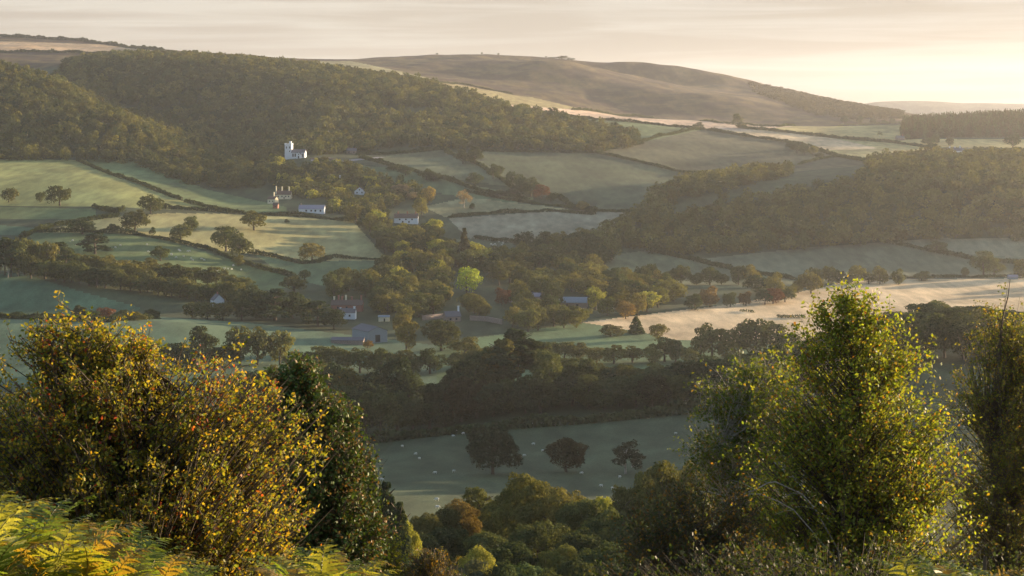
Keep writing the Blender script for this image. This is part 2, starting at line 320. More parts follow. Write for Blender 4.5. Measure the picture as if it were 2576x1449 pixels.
# far ridge and the plain that carries the ground to the horizon
def ridge(name, y, pts, depth, base, label, col):
    us = np.linspace(pts[0][0], pts[-1][0], 160)
    vt = np.interp(us, [p[0] for p in pts], [p[1] for p in pts])+np.sin(us*.05)*.5+np.sin(us*.021+1)*.8
    rows = []
    for a, s in ((-1, 0), (-.6, .35), (-.3, .75), (0, 1), (.4, .7), (1, 0)):
        yy = y+a*depth; zt = -(vt-VH)/F*y
        rows.append(np.stack([(us-UC)/F*y, np.full_like(us, yy), base+(zt-base)*s], 1))
    V = np.concatenate(rows); n = len(us); J = np.arange(len(V)).reshape(len(rows), n)
    Q = np.stack([J[:-1, :-1], J[:-1, 1:], J[1:, 1:], J[1:, :-1]], -1).reshape(-1, 4)
    o = obj(name, mesh_np(name, V, Q, M_GROUND, np.tile(np.array(col), (len(V), 1)), True, 'POINT')); tag(o, label, 'hill', kind='structure')
ridge('distant_hill', 9000, [(1900, 300), (2100, 268), (2200, 257), (2300, 254), (2420, 258), (2576, 262), (2900, 268), (3300, 300)], 700, -130, 'faint distant hill beyond the valley at right', (.10, .09, .07))
g = Buf(); g.add([(-6000, 6500, -125), (9000, 6500, -125), (9000, 12000, -125), (-6000, 12000, -125)], [[0, 1, 2, 3]])
pl = obj('far_ground', mesh_np('far_ground', g.v[0], g.f[0], M_GROUND, np.tile(np.array((.1, .1, .06)), (4, 1)), False, 'POINT')); tag(pl, 'far ground reaching the horizon', 'ground', kind='structure')

# ------------------------------------------------------------------ trees
def lobes_crown(r, kind):
    """lobes (centre, radius, flatten) in a tree of height 1 and width 1"""
    L = []
    def scatter(n, c, R, rr, fl=1., lo=-1., shell=(.55, .95)):
        for _ in range(n):
            d = rdir(r, 1)[0]
            while d[2] < lo: d = rdir(r, 1)[0]
            L.append((np.array(c)+d*np.array(R)*r.uniform(*shell), r.uniform(*rr), fl))
    if kind == 'oak':
        scatter(20, (0, 0, .56), (.36, .36, .30), (.11, .2), .8, -.45); L.append((np.array((0, 0, .55)), .27, .8))
    elif kind == 'round':
        scatter(20, (0, 0, .53), (.34, .34, .33), (.12, .19), 1., -.9); L.append((np.array((0, 0, .5)), .3, 1.2))
    elif kind == 'tall':
        scatter(22, (0, 0, .54), (.30, .30, .38), (.1, .2), 1.1, -.9, (.4, .95)); L.append((np.array((0, 0, .5)), .25, 1.5))
    elif kind == 'airy':
        scatter(22, (0, 0, .6), (.38, .38, .33), (.07, .13), .9, -.6, (.2, 1.))
    elif kind == 'pine':
        for z, q in ((.5, .34), (.62, .36), (.72, .34), (.83, .28), (.92, .16)):
            for _ in range(5):
                a = r.uniform(0, 6.28); L.append((np.array((math.cos(a)*q*r.uniform(.4, 1), math.sin(a)*q*r.uniform(.4, 1), z+r.uniform(-.04, .04))), r.uniform(.1, .17), .5))
    elif kind == 'cedar':
        for z, q in ((.3, .36), (.42, .4), (.55, .36), (.68, .28), (.8, .2), (.9, .1)):
            for _ in range(6):
                a = r.uniform(0, 6.28); L.append((np.array((math.cos(a)*q*r.uniform(.4, 1), math.sin(a)*q*r.uniform(.4, 1), z+r.uniform(-.03, .03))), r.uniform(.1, .18), .35))
    elif kind == 'spire':
        for z in np.linspace(.1, .95, 15):
            q = .36*(1-z)**.8
            for _ in range(6):
                a = r.uniform(0, 6.28); L.append((np.array((math.cos(a)*q, math.sin(a)*q, z-.02)), .05+.12*(1-z), .6))
    elif kind == 'bush':
        scatter(16, (0, 0, .42), (.36, .36, .42), (.14, .2), 1., -.2); L.append((np.array((0, 0, .35)), .34, 1.))
    return L
def crown_arr(r, kind, n, leaf, wh=1., rough=.35):
    """leaf faces of one crown; wh = width/height keeps the leaves in proportion"""
    L = lobes_crown(r, kind)
    if kind not in ('spire',):
        L2 = []
        for c0, r0, f0 in L:
            L2.append((c0, r0*.82, f0))
            for _ in range(4 if n < 3000 else 7):
                d0 = rdir(r, 1)[0]; d0[2] = abs(d0[2])*.9-.15; L2.append((c0+d0*r0*np.array([1, 1, f0])*r.uniform(.6, 1.), r0*r.uniform(.28, .5), f0))
        L = L2
    c = np.array([l[0] for l in L]); R = np.array([l[1] for l in L]); fl = np.array([l[2] for l in L])
    k = r.choice(len(L), n*2, p=R**2/np.sum(R**2))
    d = rdir(r, n*2); d[:, 2] = np.where(r.rand(n*2) < .35, np.abs(d[:, 2]), d[:, 2])
    q = r.uniform(.72, 1.08, (n*2, 1))
    P = c[k]+d*R[k][:, None]*q*np.stack([np.ones(n*2), np.ones(n*2), fl[k]], 1)
    dd = (P[:, None]-c[None])/(R[None, :, None]*np.stack([np.ones(len(L)), np.ones(len(L)), fl], 1)[None])
    ok = (np.linalg.norm(dd, axis=2).min(1) > .62) & (P[:, 2] > .05)
    P = P[ok][:n]; d = d[ok][:n]; k = k[ok][:n]
    s = leaf*r.uniform(.6, 1.35, len(P))
    lo = {'oak': .13, 'round': .07, 'tall': .1, 'airy': .22, 'pine': .36, 'cedar': .12, 'spire': .04, 'bush': .0}[kind]
    P[:, 2] = lo+(P[:, 2]-P[:, 2].min())/np.ptp(P[:, 2])*(.99-lo); P[:, :2] *= .49/np.percentile(np.abs(P[:, :2]), 99.2)
    V, Q = leaves(r, P*[wh, wh, 1], d, s, rough)
    V[:, :2] /= wh
    lobe_v = r.uniform(.82, 1.2, len(L))
    t = (lobe_v[k]*r.uniform(.75, 1.3, len(P)))[:, None]*np.array([1, 1, 1])+r.normal(size=(len(P), 1))*np.array([.05, .02, 0])
    return V, Q, np.clip(t, .2, 2)
def trunk_mesh(r, kind, mat):
    b = Buf(); top = {'pine': .88, 'spire': .95, 'oak': .6, 'round': .6, 'tall': .8, 'airy': .75, 'cedar': .9, 'bush': .4}[kind]
    zz = np.linspace(-.06, top, 7); w = .03 if kind in ('airy', 'pine', 'spire') else .042
    p = np.stack([np.cumsum(r.normal(size=7)*.008), np.cumsum(r.normal(size=7)*.008), zz], 1)
    b.tube(p, np.linspace(w, .01, 7)+np.array([.012, 0, 0, 0, 0, 0, 0]), 7)
    for _ in range(9):
        z0 = r.uniform(.25 if kind != 'pine' else .5, top*.9); a = r.uniform(0, 6.28); l = r.uniform(.15, .33)
        q = np.array([(0, 0, z0), (math.cos(a)*l*.5, math.sin(a)*l*.5, z0+l*.35), (math.cos(a)*l, math.sin(a)*l, z0+l*.55)])
        b.tube(q, [.018, .011, .004], 5)
    return b.mesh('trunk', mat, True)
PROTO = {}
def protos(kind, lod):
    if (kind, lod) in PROTO: return PROTO[(kind, lod)]
    n, leaf, wh = {'mid': (1900, .060, 1.05), 'big': (7000, .034, .9), 'near': (15000, .023, .9)}[lod]
    if kind == 'airy': n = int(n*.6); leaf *= .85
    if kind in ('spire', 'pine') : wh = .6
    out = []
    for i in range({'mid': 4, 'big': 3, 'near': 3}[lod]):
        r = np.random.RandomState(abs(hash((len(PROTO), i))) % 99999 if False else 1000*len(PROTO)+i*17+3)
        V, Q, T = crown_arr(r, kind, n, leaf, wh)
        out.append((mesh_np('crown', V, Q, M_LEAF, T), trunk_mesh(r, kind, M_PALE_BARK if kind == 'airy' else M_BARK)))
    PROTO[(kind, lod)] = out
    return out
TN = {'oak': 'oak_tree', 'round': 'broadleaf_tree', 'tall': 'tall_tree', 'airy': 'birch_tree', 'pine': 'pine_tree', 'cedar': 'cedar_tree', 'spire': 'conifer_tree', 'bush': 'bush'}
TC = {'pine': 'pine', 'spire': 'conifer', 'cedar': 'cedar', 'bush': 'bush'}
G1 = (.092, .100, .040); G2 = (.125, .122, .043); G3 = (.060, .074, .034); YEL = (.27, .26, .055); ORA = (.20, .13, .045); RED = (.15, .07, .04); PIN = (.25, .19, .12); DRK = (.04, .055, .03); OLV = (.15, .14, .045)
tr = random.Random(5)
NTREE = [0]
def tree(kind, p, hm, wm, col, label, group=None, lod='mid', name=None):
    ps = protos(kind, lod); cr, tk = ps[tr.randrange(len(ps))]
    e = empty(name or TN[kind], (p[0], p[1], p[2]-.3), tr.uniform(0, 6.28), (wm, wm, hm))
    tag(e, label, TC.get(kind, 'tree'), group)
    o = obj('crown', cr, e); j = tr.uniform(.82, 1.2); o.color = (col[0]*j*tr.uniform(.92, 1.1), col[1]*j, col[2]*j, 1)
    obj('trunk', tk, e); NTREE[0] += 1
    return e
def tpx(kind, u, v, h, w, col, label, group=None, ymin=950, lod='mid', name=None):
    p = at(u, v, ymin); s = p.y/F
    return tree(kind, p, h*s*1.04, w*s*1.08, col, label, group, lod, name)
def ttop(kind, u, v, y, w, col, label, group=None, lod='near', name=None):
    x = (u-UC)/F*y; z0 = float(zat(x, y)); z1 = -(v-VH)/F*y
    return tree(kind, (x, y, z0), max(z1-z0, 3)*1.03, w*y/F*1.08, col, label, group, lod, name)

LONE = [
 ('round', 22, 509, 37, 42, G1, 'round tree at the left edge of the upper sunlit field'),
 ('round', 101, 509, 26, 27, G1, 'small ragged tree between two larger ones on the upper left field'),
 ('oak', 150, 517, 50, 62, G1, 'large oak on the upper left field, right of a small ragged tree'),
 ('round', 380, 538, 48, 60, G1, 'big round oak breaking the hedge at the foot of the upper field'),
 ('oak', 340, 584, 56, 70, G1, 'broad oak left of centre on the gold field edge'),
 ('oak', 207, 589, 42, 70, G1, 'low wide oak at the left end of the curved hedge'),
 ('bush', 285, 584, 22, 30, G3, 'rounded bush in the hedge between two oaks'),
 ('bush', 383, 592, 22, 16, G3, 'small upright bush beside the curved hedge'),
 ('oak', 455, 608, 46, 54, G1, 'oak on the curved hedge with a smaller one behind it'),
 ('round', 481, 580, 37, 38, G1, 'smaller oak standing behind another on the gold field'),
 ('oak', 638, 579, 50, 66, OLV, 'flat topped spreading oak with a bare trunk on the gold field'),
 ('bush', 722, 561, 11, 12, G3, 'tiny lone bush on the pink-lit end of the gold field'),
 ('oak', 568, 632, 62, 74, G1, 'tallest oak at the left of the dense clump on the curved hedge'),
 ('oak', 602, 655, 66, 64, G1, 'oak at the right of the dense clump on the curved hedge'),
 ('bush', 600, 668, 27, 32, OLV, 'pale bush at the foot of the oak clump'),
 ('cedar', 240, 638, 52, 80, DRK, 'dark wide cedar standing alone on the grazed slope'),
 ('oak', 403, 656, 38, 52, G1, 'lone oak in the middle of the grazed slope'),
 ('bush', 217, 661, 22, 22, OLV, 'small pale bush below the dark cedar'),
 ('oak', 785, 659, 48, 60, OLV, 'oak on the hedge corner below the pink-lit end of the gold field'),
 ('round', 766, 703, 26, 30, G1, 'small round tree just above a larger oak near the village'),
 ('oak', 740, 734, 40, 68, G1, 'spreading oak at the lower corner of the grazed slope'),
 ('round', 843, 732, 50, 60, G1, 'rounded oak left of the village trees beside the green field'),
 ('tall', 1175, 738, 66, 64, (.36, .40, .055), 'bright yellow green tree glowing in the middle of the village'),
 ('spire', 1168, 672, 96, 42, (.065, .06, .03), 'tall dark redwood rising above the village trees'),
 ('tall', 1080, 516, 47, 36, (.26, .20, .06), 'golden poplar above the village'),
 ('tall', 1060, 545, 48, 38, (.22, .19, .06), 'yellowing poplar just below the golden one'),
 ('airy', 1167, 523, 46, 44, PIN, 'pale bare looking poplar standing on the lit field'),
 ('bush', 1188, 525, 14, 16, G3, 'dark bush at the foot of the pale poplar'),
 ('round', 1006, 497, 34, 52, PIN, 'pale pinkish tree right of the white gabled cottage'),
 ('round', 1035, 502, 22, 30, PIN, 'smaller pinkish tree beside the first'),
 ('round', 1262, 768, 44, 42, RED, 'copper red tree among the village trees'),
 ('round', 1575, 802, 46, 44, (.15, .11, .04), 'rounded orange brown tree at the edge of the valley trees'),
 ('round', 1786, 772, 52, 52, (.18, .12, .055), 'orange topped tree between two dark ones by the stubble field'),
 ('bush', 1748, 780, 42, 46, G3, 'dark tree left of the orange topped one'),
 ('round', 1838, 772, 38, 34, G1, 'small green tree right of the orange topped one'),
 ('round', 1877, 769, 36, 32, (.15, .095, .04), 'egg shaped orange tree at the stubble field corner'),
 ('spire', 1600, 840, 44, 40, G3, 'dark conifer standing on the valley meadow'),
 ('round', 1655, 853, 38, 50, OLV, 'round olive tree right of the meadow conifer'),
 ('bush', 1537, 846, 30, 66, G2, 'wide low thorn bush left of the meadow conifer'),
 ('oak', 2355, 634, 28, 56, G1, 'dark tree on the hedge of the dewy field'),
 ('oak', 2474, 694, 62, 66, G1, 'spreading oak with two trunks at the right hedge'),
 ('oak', 2502, 695, 46, 52, G1, 'oak overlapping the right side of the spreading one'),
 ('round', 2428, 698, 27, 21, G1, 'small egg shaped tree left of the spreading oak'),
 ('bush', 2320, 706, 25, 44, G1, 'low dome shaped bush in the right hedge'),
 ('round', 2260, 716, 40, 36, G1, 'upright rounded tree left of the dome shaped bush'),
 ('round', 2568, 700, 48, 40, OLV, 'tree cut by the right edge of the picture'),
 ('oak', 1855, 314, 28, 26, G1, 'lone tree on the crest hedge above the tan field'),
 ('bush', 1757, 322, 15, 26, G3, 'dark bush at the end of the ploughed strip'),
 ('bush', 1862, 322, 12, 30, G2, 'low scrub below the lone crest tree'),
 ('round', 2123, 311, 20, 18, G3, 'leftmost of five small trees on the far crest hedge'),
 ('round', 2164, 312, 22, 18, G3, 'second of five small trees on the far crest hedge'),
 ('round', 2196, 312, 15, 18, G3, 'middle one of five small trees on the far crest hedge'),
 ('bush', 2226, 312, 11, 20, G3, 'low bush, fourth of five trees on the far crest hedge'),
 ('round', 2245, 312, 15, 14, G3, 'rightmost of five small trees, beside the plantation'),
 ('airy', 2212, 344, 14, 16, OLV, 'thin pale tree on the hedge of the yellow green field'),
 ('bush', 2080, 384, 11, 10, G3, 'tiny round bush right of the hilltop copse'),
 ('oak', 1465, 529, 24, 34, G2, 'rounded tree on the hedge below the wide pale field'),
 ('oak', 2249, 276, 9, 22, G3, 'small tree on the distant crest left of the plantation'),
]
for a in LONE:
    k, u, v, h_, w_, col, lb = a
    tpx(k, u, v, h_, w_, col, lb)
# three lone trees of the near pasture
def lone_near(kind, u, v, h_, w_, col, lb): tpx(kind, u, v, h_, w_, col, lb, ymin=430, lod='big')
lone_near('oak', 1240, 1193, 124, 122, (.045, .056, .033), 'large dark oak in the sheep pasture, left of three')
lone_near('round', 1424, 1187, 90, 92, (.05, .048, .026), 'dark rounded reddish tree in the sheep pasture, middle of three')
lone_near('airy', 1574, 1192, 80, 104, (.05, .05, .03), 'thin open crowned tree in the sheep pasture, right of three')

# rows and clumps; things nothing tells apart share one label
def row(lst, label, group, ymin=950, lod='mid'):
    for it in lst:
        k, u, v, h_, w_, col = it
        tpx(k, u, v, h_, w_, col, label, group, ymin, lod)
row([('pine', 12, 692, 92, 60, G3), ('tall', 45, 694, 84, 60, G2), ('round', 62, 690, 92, 66, G1), ('tall', 92, 690, 80, 50, OLV), ('tall', 118, 692, 84, 52, OLV), ('pine', 28, 697, 70, 60, G3), ('cedar', 150, 668, 58, 66, DRK), ('cedar', 166, 690, 68, 62, G3), ('round', 78, 700, 60, 60, G1), ('tall', -14, 692, 80, 60, G1)],
    'tall mature tree in the dark clump at the left edge', 'tall trees clumped at the left edge')
BELT = []
for u in range(118, 640, 21):
    v = 700+(u-118)*.148; BELT.append((tr.choice(['round', 'round', 'oak', 'tall']), u+tr.uniform(-6, 6), v+tr.uniform(-4, 6), tr.uniform(40, 58), tr.uniform(46, 66), tr.choice([G1, G1, G2, G3])))
for u in range(190, 620, 30):
    v = 690+(u-190)*.12; BELT.append((tr.choice(['round', 'oak']), u+tr.uniform(-6, 6), v-6+tr.uniform(-8, 3), tr.uniform(36, 52), tr.uniform(50, 72), tr.choice([G1, G2, OLV, G2])))
BELT += [('oak', 440, 722, 60, 88, G3), ('round', 334, 712, 50, 62, OLV), ('round', 300, 708, 50, 60, OLV), ('round', 590, 752, 42, 66, OLV), ('round', 560, 748, 40, 58, OLV)]
row(BELT, 'round topped tree in the diagonal belt across the lower left fields', 'trees of the diagonal belt at left')
row([('oak', 645, 800, 72, 96, DRK), ('cedar', 692, 806, 78, 110, DRK), ('oak', 735, 800, 66, 90, DRK), ('oak', 770, 812, 60, 80, G3), ('round', 610, 806, 56, 66, G3), ('cedar', 800, 822, 64, 84, DRK), ('round', 560, 806, 46, 60, G1), ('round', 520, 802, 44, 56, G1), ('round', 484, 800, 40, 56, G1), ('oak', 840, 828, 50, 64, G3)],
    'broad dark evergreen tree left of the village', 'broad dark trees left of the village')
row([('bush', 198, 803, 36, 40, G3), ('bush', 232, 804, 24, 40, G3), ('bush', 265, 803, 30, 48, RED), ('bush', 305, 804, 26, 44, G3), ('bush', 345, 806, 24, 46, G2), ('bush', 380, 802, 26, 40, G3), ('bush', 45, 800, 18, 40, G3)],
    'bushy tree in the low hedge above the pale meadow', 'bushy trees above the pale meadow')
row([('oak', 508, 905, 84, 72, G3), ('tall', 603, 918, 96, 72, G1), ('tall', 648, 918, 94, 82, G1), ('tall', 705, 918, 86, 62, OLV), ('oak', 575, 920, 66, 60, G3), ('round', 540, 922, 50, 66, G3), ('oak', 330, 930, 62, 84, G3), ('oak', 375, 932, 66, 80, G3), ('oak', 430, 932, 70, 84, G3), ('round', 470, 934, 62, 70, G3), ('oak', 740, 935, 50, 60, G1)],
    'grey green tree on the meadow behind the hawthorn', 'trees on the meadow behind the hawthorn')
row([('oak', 800, 934, 62, 76, G1), ('round', 850, 936, 64, 76, G1), ('oak', 905, 938, 64, 80, G1), ('round', 958, 938, 64, 72, G1), ('oak', 1010, 938, 58, 72, G1), ('oak', 1082, 940, 64, 76, G3), ('round', 1040, 942, 40, 50, G3), ('oak', 1150, 936, 50, 72, G1), ('oak', 1190, 930, 60, 76, G1), ('round', 1225, 925, 52, 64, G1), ('bush', 925, 876, 20, 30, ORA)],
    'round tree in the hazy row in front of the barns', 'hazy row of trees in front of the barns')
row([('oak', 1110, 882, 78, 96, G3), ('tall', 1022, 885, 80, 56, OLV), ('bush', 1172, 893, 46, 80, OLV), ('bush', 1150, 880, 26, 40, G1)],
    'large tree on the meadow right of the barns', 'large trees right of the barns')
row([('oak', 1420, 905, 46, 66, G1), ('oak', 1460, 905, 44, 60, G1), ('round', 1500, 912, 40, 50, G2), ('oak', 1545, 915, 48, 80, OLV), ('oak', 1590, 912, 44, 70, OLV), ('oak', 1670, 910, 62, 86, G1), ('round', 1640, 915, 50, 52, G2), ('oak', 1700, 912, 56, 60, G1), ('round', 1385, 905, 44, 60, G1)],
    'round tree on the near side of the valley meadow', 'trees on the near side of the valley meadow')
row([('tall', 1790, 902, 88, 84, G1), ('tall', 1762, 905, 60, 60, G2), ('tall', 1860, 895, 74, 74, G2), ('tall', 1900, 895, 92, 92, G1), ('tall', 1940, 892, 84, 72, G1), ('round', 1980, 895, 60, 66, G1), ('round', 1830, 905, 46, 60, OLV), ('round', 1735, 915, 40, 52, OLV)],
    'tall soft outlined tree in front of the stubble field', 'tall trees in front of the stubble field')
row([('round', 1712, 716, 50, 52, G1), ('round', 1688, 716, 36, 40, G1), ('round', 1785, 716, 46, 52, G1), ('round', 1815, 716, 28, 34, G1), ('round', 1752, 716, 30, 40, G1), ('round', 1858, 716, 48, 46, G1), ('round', 1888, 716, 50, 54, OLV), ('oak', 1905, 738, 46, 80, G3), ('round', 1950, 748, 62, 54, OLV), ('oak', 1945, 764, 40, 56, RED), ('oak', 1975, 760, 34, 46, G3), ('round', 1992, 752, 36, 32, OLV), ('round', 2008, 738, 34, 32, G2), ('oak', 2040, 738, 58, 60, G2), ('round', 2050, 716, 44, 38, G3), ('oak', 1925, 766, 38, 44, G3)],
    'rounded hedgerow tree along the left end of the stubble field', 'hedgerow trees left of the stubble field')
row([('oak', 2640, 694, 60, 70, G1), ('oak', 2720, 690, 66, 80, G1), ('oak', 2860, 700, 60, 70, G1), ('oak', 2950, 690, 70, 80, G1), ('oak', 3060, 700, 60, 74, G1), ('oak', 2790, 720, 60, 70, G1)], 'unseen oak added beyond the right edge to cast shadows', 'oaks added beyond the right edge')  # out-of-view oaks added to throw long shadows over the stubble
row([('round', 2085, 712, 42, 44, G1), ('round', 2110, 712, 34, 32, G3), ('round', 2158, 712, 46, 46, OLV), ('round', 2186, 714, 30, 36, G1), ('round', 2213, 715, 46, 42, OLV), ('round', 2135, 714, 22, 26, G3)],
    'round headed tree in the hedge behind the stubble field', 'round headed trees behind the stubble field')
row([('oak', 2005, 385, 26, 34, G3), ('round', 2025, 388, 24, 28, G3), ('oak', 1988, 376, 22, 26, G3), ('round', 2045, 390, 24, 26, G2), ('bush', 2060, 396, 12, 24, G3), ('round', 2012, 374, 18, 24, G3)],
    'dark tree in the small hilltop copse', 'copse on the upper right fields')
row([('round', 2335, 366, 20, 36, G3), ('round', 2352, 362, 24, 22, G3), ('round', 2345, 382, 22, 34, G3), ('round', 2390, 368, 22, 22, G3), ('round', 2370, 394, 18, 30, G3), ('oak', 2440, 392, 16, 30, G3), ('oak', 2548, 372, 34, 44, G3), ('round', 2281, 352, 16, 14, G3)],
    'dark tree around the white hilltop farm', 'trees around the hilltop farm')
row([('oak', 1020, 441, 24, 40, G3), ('oak', 1072, 452, 28, 44, G3), ('round', 1090, 456, 24, 36, G3), ('oak', 1165, 412, 38, 42, G3), ('oak', 1195, 412, 40, 40, G3), ('oak', 1193, 468, 34, 46, G3), ('oak', 1240, 450, 38, 32, G3), ('round', 1258, 440, 24, 24, G3), ('round', 1290, 470, 40, 34, G3), ('oak', 1312, 482, 44, 36, G3), ('oak', 1336, 494, 48, 52, G3), ('oak', 1300, 496, 30, 50, G3), ('oak', 1362, 500, 36, 40, RED), ('bush', 990, 428, 14, 34, G3), ('round', 1385, 508, 20, 26, G3), ('bush', 1250, 497, 18, 50, G3), ('round', 955, 410, 14, 20, G3)],
    'dark hedgerow tree among the fields above the village', 'hedgerow trees above the village')
for u, v, w_, lb in ((1100, 133, 7, 'tiny lone thorn on the moor skyline left of its summit'), (1212, 131, 6, 'tiny thorn on the moor summit'), (1254, 133, 6, 'tiny thorn just right of the moor summit'), (1374, 141, 6, 'tiny thorn left of the skyline bush clump'),
                    (1392, 143, 30, 'left bush of the clump on the moor skyline'), (1414, 140, 34, 'tallest bush of the clump on the moor skyline'), (1436, 146, 26, 'right bush of the clump on the moor skyline'), (370, 118, 9, 'small bush on the left skyline above the wood'), (172, 99, 7, 'tiny bush on the far left skyline')):
    ttop('bush', u, v, 4880, w_, G3, lb, lod='mid')
# the village wood: individuals, filled over the valley between the houses
HOUSES_UV = []
def clear_of(u, v, h_, w_):
    for (a, b, c, d) in KEEP:
        if a-w_*.38 < u < b+w_*.38 and v-h_*.95 < d and v > c+2: return False
    return True
KEEP = [(836, 914, 752, 800), (950, 980, 790, 806), (886, 980, 810, 856), (1117, 1160, 776, 806), (1412, 1475, 745, 768), (994, 1050, 534, 560), (893, 917, 470, 488), (750, 818, 510, 535), (677, 730, 468, 524), (1186, 1262, 798, 812), (1140, 1206, 680, 735), (1055, 1110, 470, 540), (534, 558, 742, 768), (838, 911, 843, 862), (1240, 1285, 722, 768), (1342, 1362, 742, 750)]
def fill(poly, n, label, group, hr, wr, cols, kinds, seed, mind):
    r = random.Random(seed); us = [p[0] for p in poly]; vs = [p[1] for p in poly]; got = []
    for _ in range(n*40):
        u = r.uniform(min(us), max(us)); v = r.uniform(min(vs), max(vs))
        if not inpoly(np.array([u]), np.array([v]), poly)[0]: continue
        h_ = r.uniform(*hr); w_ = r.uniform(*wr)
        if any(abs(u-a)/mind+abs(v-b)/(mind*.5) < 1 for a, b in got) or not clear_of(u, v, h_, w_): continue
        got.append((u, v)); tpx(r.choice(kinds), u, v, h_, w_, r.choice(cols), label, group)
        if len(got) >= n: break
MIX = [G1, G1, G2, G3, G3, OLV, OLV, YEL]
fill([(890, 560), (990, 555), (1110, 590), (1100, 640), (1040, 665), (960, 640)], 34, 'leafy tree in the strip below the dark roofed house', 'trees below the dark roofed house', (34, 50), (36, 54), MIX, ['round', 'oak', 'tall'], 1, 22)
fill([(1030, 660), (1120, 650), (1230, 665), (1500, 690), (1690, 740), (1720, 770), (1640, 790), (1560, 800), (1300, 760), (1000, 760), (930, 720)], 96, 'mid green tree in the village wood behind the rooftops', 'trees of the village wood', (42, 64), (46, 72), MIX+[G2, G2], ['round', 'oak', 'tall'], 2, 23)
fill([(860, 720), (1000, 745), (1300, 760), (1470, 780), (1470, 835), (1330, 838), (1180, 790), (1040, 800), (1010, 850), (985, 850), (960, 790), (820, 750)], 60, 'darker tree among the village houses', 'trees among the village houses', (42, 62), (44, 66), [G1, G1, G3, G2, OLV, G2], ['round', 'oak', 'tall', 'round'], 3, 24)
fill([(1260, 640), (1400, 608), (1500, 612), (1560, 650), (1500, 690), (1300, 680)], 34, 'dense tree at the foot of the wooded hill', 'trees at the foot of the wooded hill', (38, 54), (42, 60), [G1, G3, G3, G2], ['round', 'oak'], 4, 25)
fill([(1180, 640), (1240, 660), (1260, 690), (1130, 690), (1000, 660), (1090, 630)], 9, 'tree between the paddock and the yellow green tree', 'trees below the paddock', (32, 44), (34, 50), [G1, G2, OLV], ['round', 'oak'], 6, 26)

# tall belt behind the near pasture
def belt_near():
    tops = [(640, 945), (690, 930), (740, 935), (785, 925), (835, 925), (880, 938), (935, 950), (985, 915), (1030, 955), (1118, 965), (1160, 925), (1195, 900), (1235, 880), (1262, 868), (1345, 872), (1385, 895), (1420, 915), (1465, 912), (1510, 925), (1555, 928), (1600, 930), (1650, 928), (1700, 922), (1745, 915), (1800, 912), (1850, 905)]
    for u, v in tops:
        y = 815+tr.uniform(-12, 14); k = tr.choice(['tall', 'oak', 'round', 'tall'])
        if 1160 < u < 1430: k = tr.choice(['round', 'tall', 'pine'])
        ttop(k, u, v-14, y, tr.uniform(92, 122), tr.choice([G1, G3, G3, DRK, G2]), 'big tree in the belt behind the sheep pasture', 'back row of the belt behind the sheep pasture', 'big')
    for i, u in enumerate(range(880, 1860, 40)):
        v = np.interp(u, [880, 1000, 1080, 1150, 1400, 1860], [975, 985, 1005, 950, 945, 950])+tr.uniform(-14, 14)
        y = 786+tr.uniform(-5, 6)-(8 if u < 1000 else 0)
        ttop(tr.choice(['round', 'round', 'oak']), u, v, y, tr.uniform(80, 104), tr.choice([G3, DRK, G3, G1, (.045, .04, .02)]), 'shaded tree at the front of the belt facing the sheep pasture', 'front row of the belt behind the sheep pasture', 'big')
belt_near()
ttop('pine', 1303, 828, 826, 110, DRK, 'tall flat topped pine rising above the belt', lod='big')
ttop('pine', 1265, 872, 812, 90, DRK, 'lower pine just left of the tall flat topped pine', lod='big')
# undergrowth at the belt foot, spur wood, near wood
for u in range(1900, 2900, 44):
    for k, (yy, dv) in enumerate(((700, 26), (770, 10), (835, 0))):
        vt = np.interp(u, [1650, 1900, 2100, 2200, 2300, 2350, 2450, 2576, 2900], [935, 880, 825, 790, 768, 760, 772, 790, 790])+dv+tr.uniform(-7, 7)
        if k == 0 and u < 2000: continue
        ttop(tr.choice(['oak', 'round']), u+tr.uniform(-12, 12)+k*14, vt, yy+tr.uniform(-14, 14), tr.uniform(84, 112), tr.choice([G1, G3, G3, G2]), 'domed tree on the wooded spur behind the birches', 'trees of the wooded spur behind the birches', 'big')
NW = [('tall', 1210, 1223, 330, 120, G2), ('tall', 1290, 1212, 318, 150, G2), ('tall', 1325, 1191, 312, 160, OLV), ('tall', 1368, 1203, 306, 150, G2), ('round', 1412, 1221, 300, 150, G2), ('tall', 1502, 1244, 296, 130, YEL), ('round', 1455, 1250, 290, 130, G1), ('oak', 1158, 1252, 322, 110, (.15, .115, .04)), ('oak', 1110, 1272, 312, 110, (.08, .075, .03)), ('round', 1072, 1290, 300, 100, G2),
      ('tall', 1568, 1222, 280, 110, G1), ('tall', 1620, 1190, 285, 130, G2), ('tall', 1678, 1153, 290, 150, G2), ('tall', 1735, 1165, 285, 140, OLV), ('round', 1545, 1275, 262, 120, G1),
      ('oak', 1222, 1340, 250, 170, G1), ('round', 1352, 1306, 262, 160, G1), ('tall', 1195, 1373, 225, 120, YEL), ('oak', 1332, 1410, 205, 190, (.075, .10, .045)), ('round', 1412, 1368, 235, 140, OLV), ('oak', 1130, 1318, 268, 150, G3), ('oak', 1280, 1365, 235, 150, G3), ('round', 1470, 1330, 245, 150, G3), ('round', 1190, 1405, 200, 130, (.09, .10, .06)), ('oak', 1060, 1340, 262, 130, G3), ('oak', 1500, 1300, 258, 130, G3), ('oak', 1440, 1395, 210, 150, G3), ('round', 1085, 1385, 225, 120, G3), ('oak', 1530, 1360, 220, 150, G3), ('oak', 1250, 1410, 200, 120, G3), ('oak', 1390, 1425, 190, 130, G3), ('oak', 1600, 1300, 250, 150, G3), ('round', 1660, 1240, 262, 150, G1), ('oak', 1010, 1400, 230, 140, G3), ('oak', 1700, 1300, 240, 160, G3), ('oak', 1140, 1430, 185, 130, G3)]
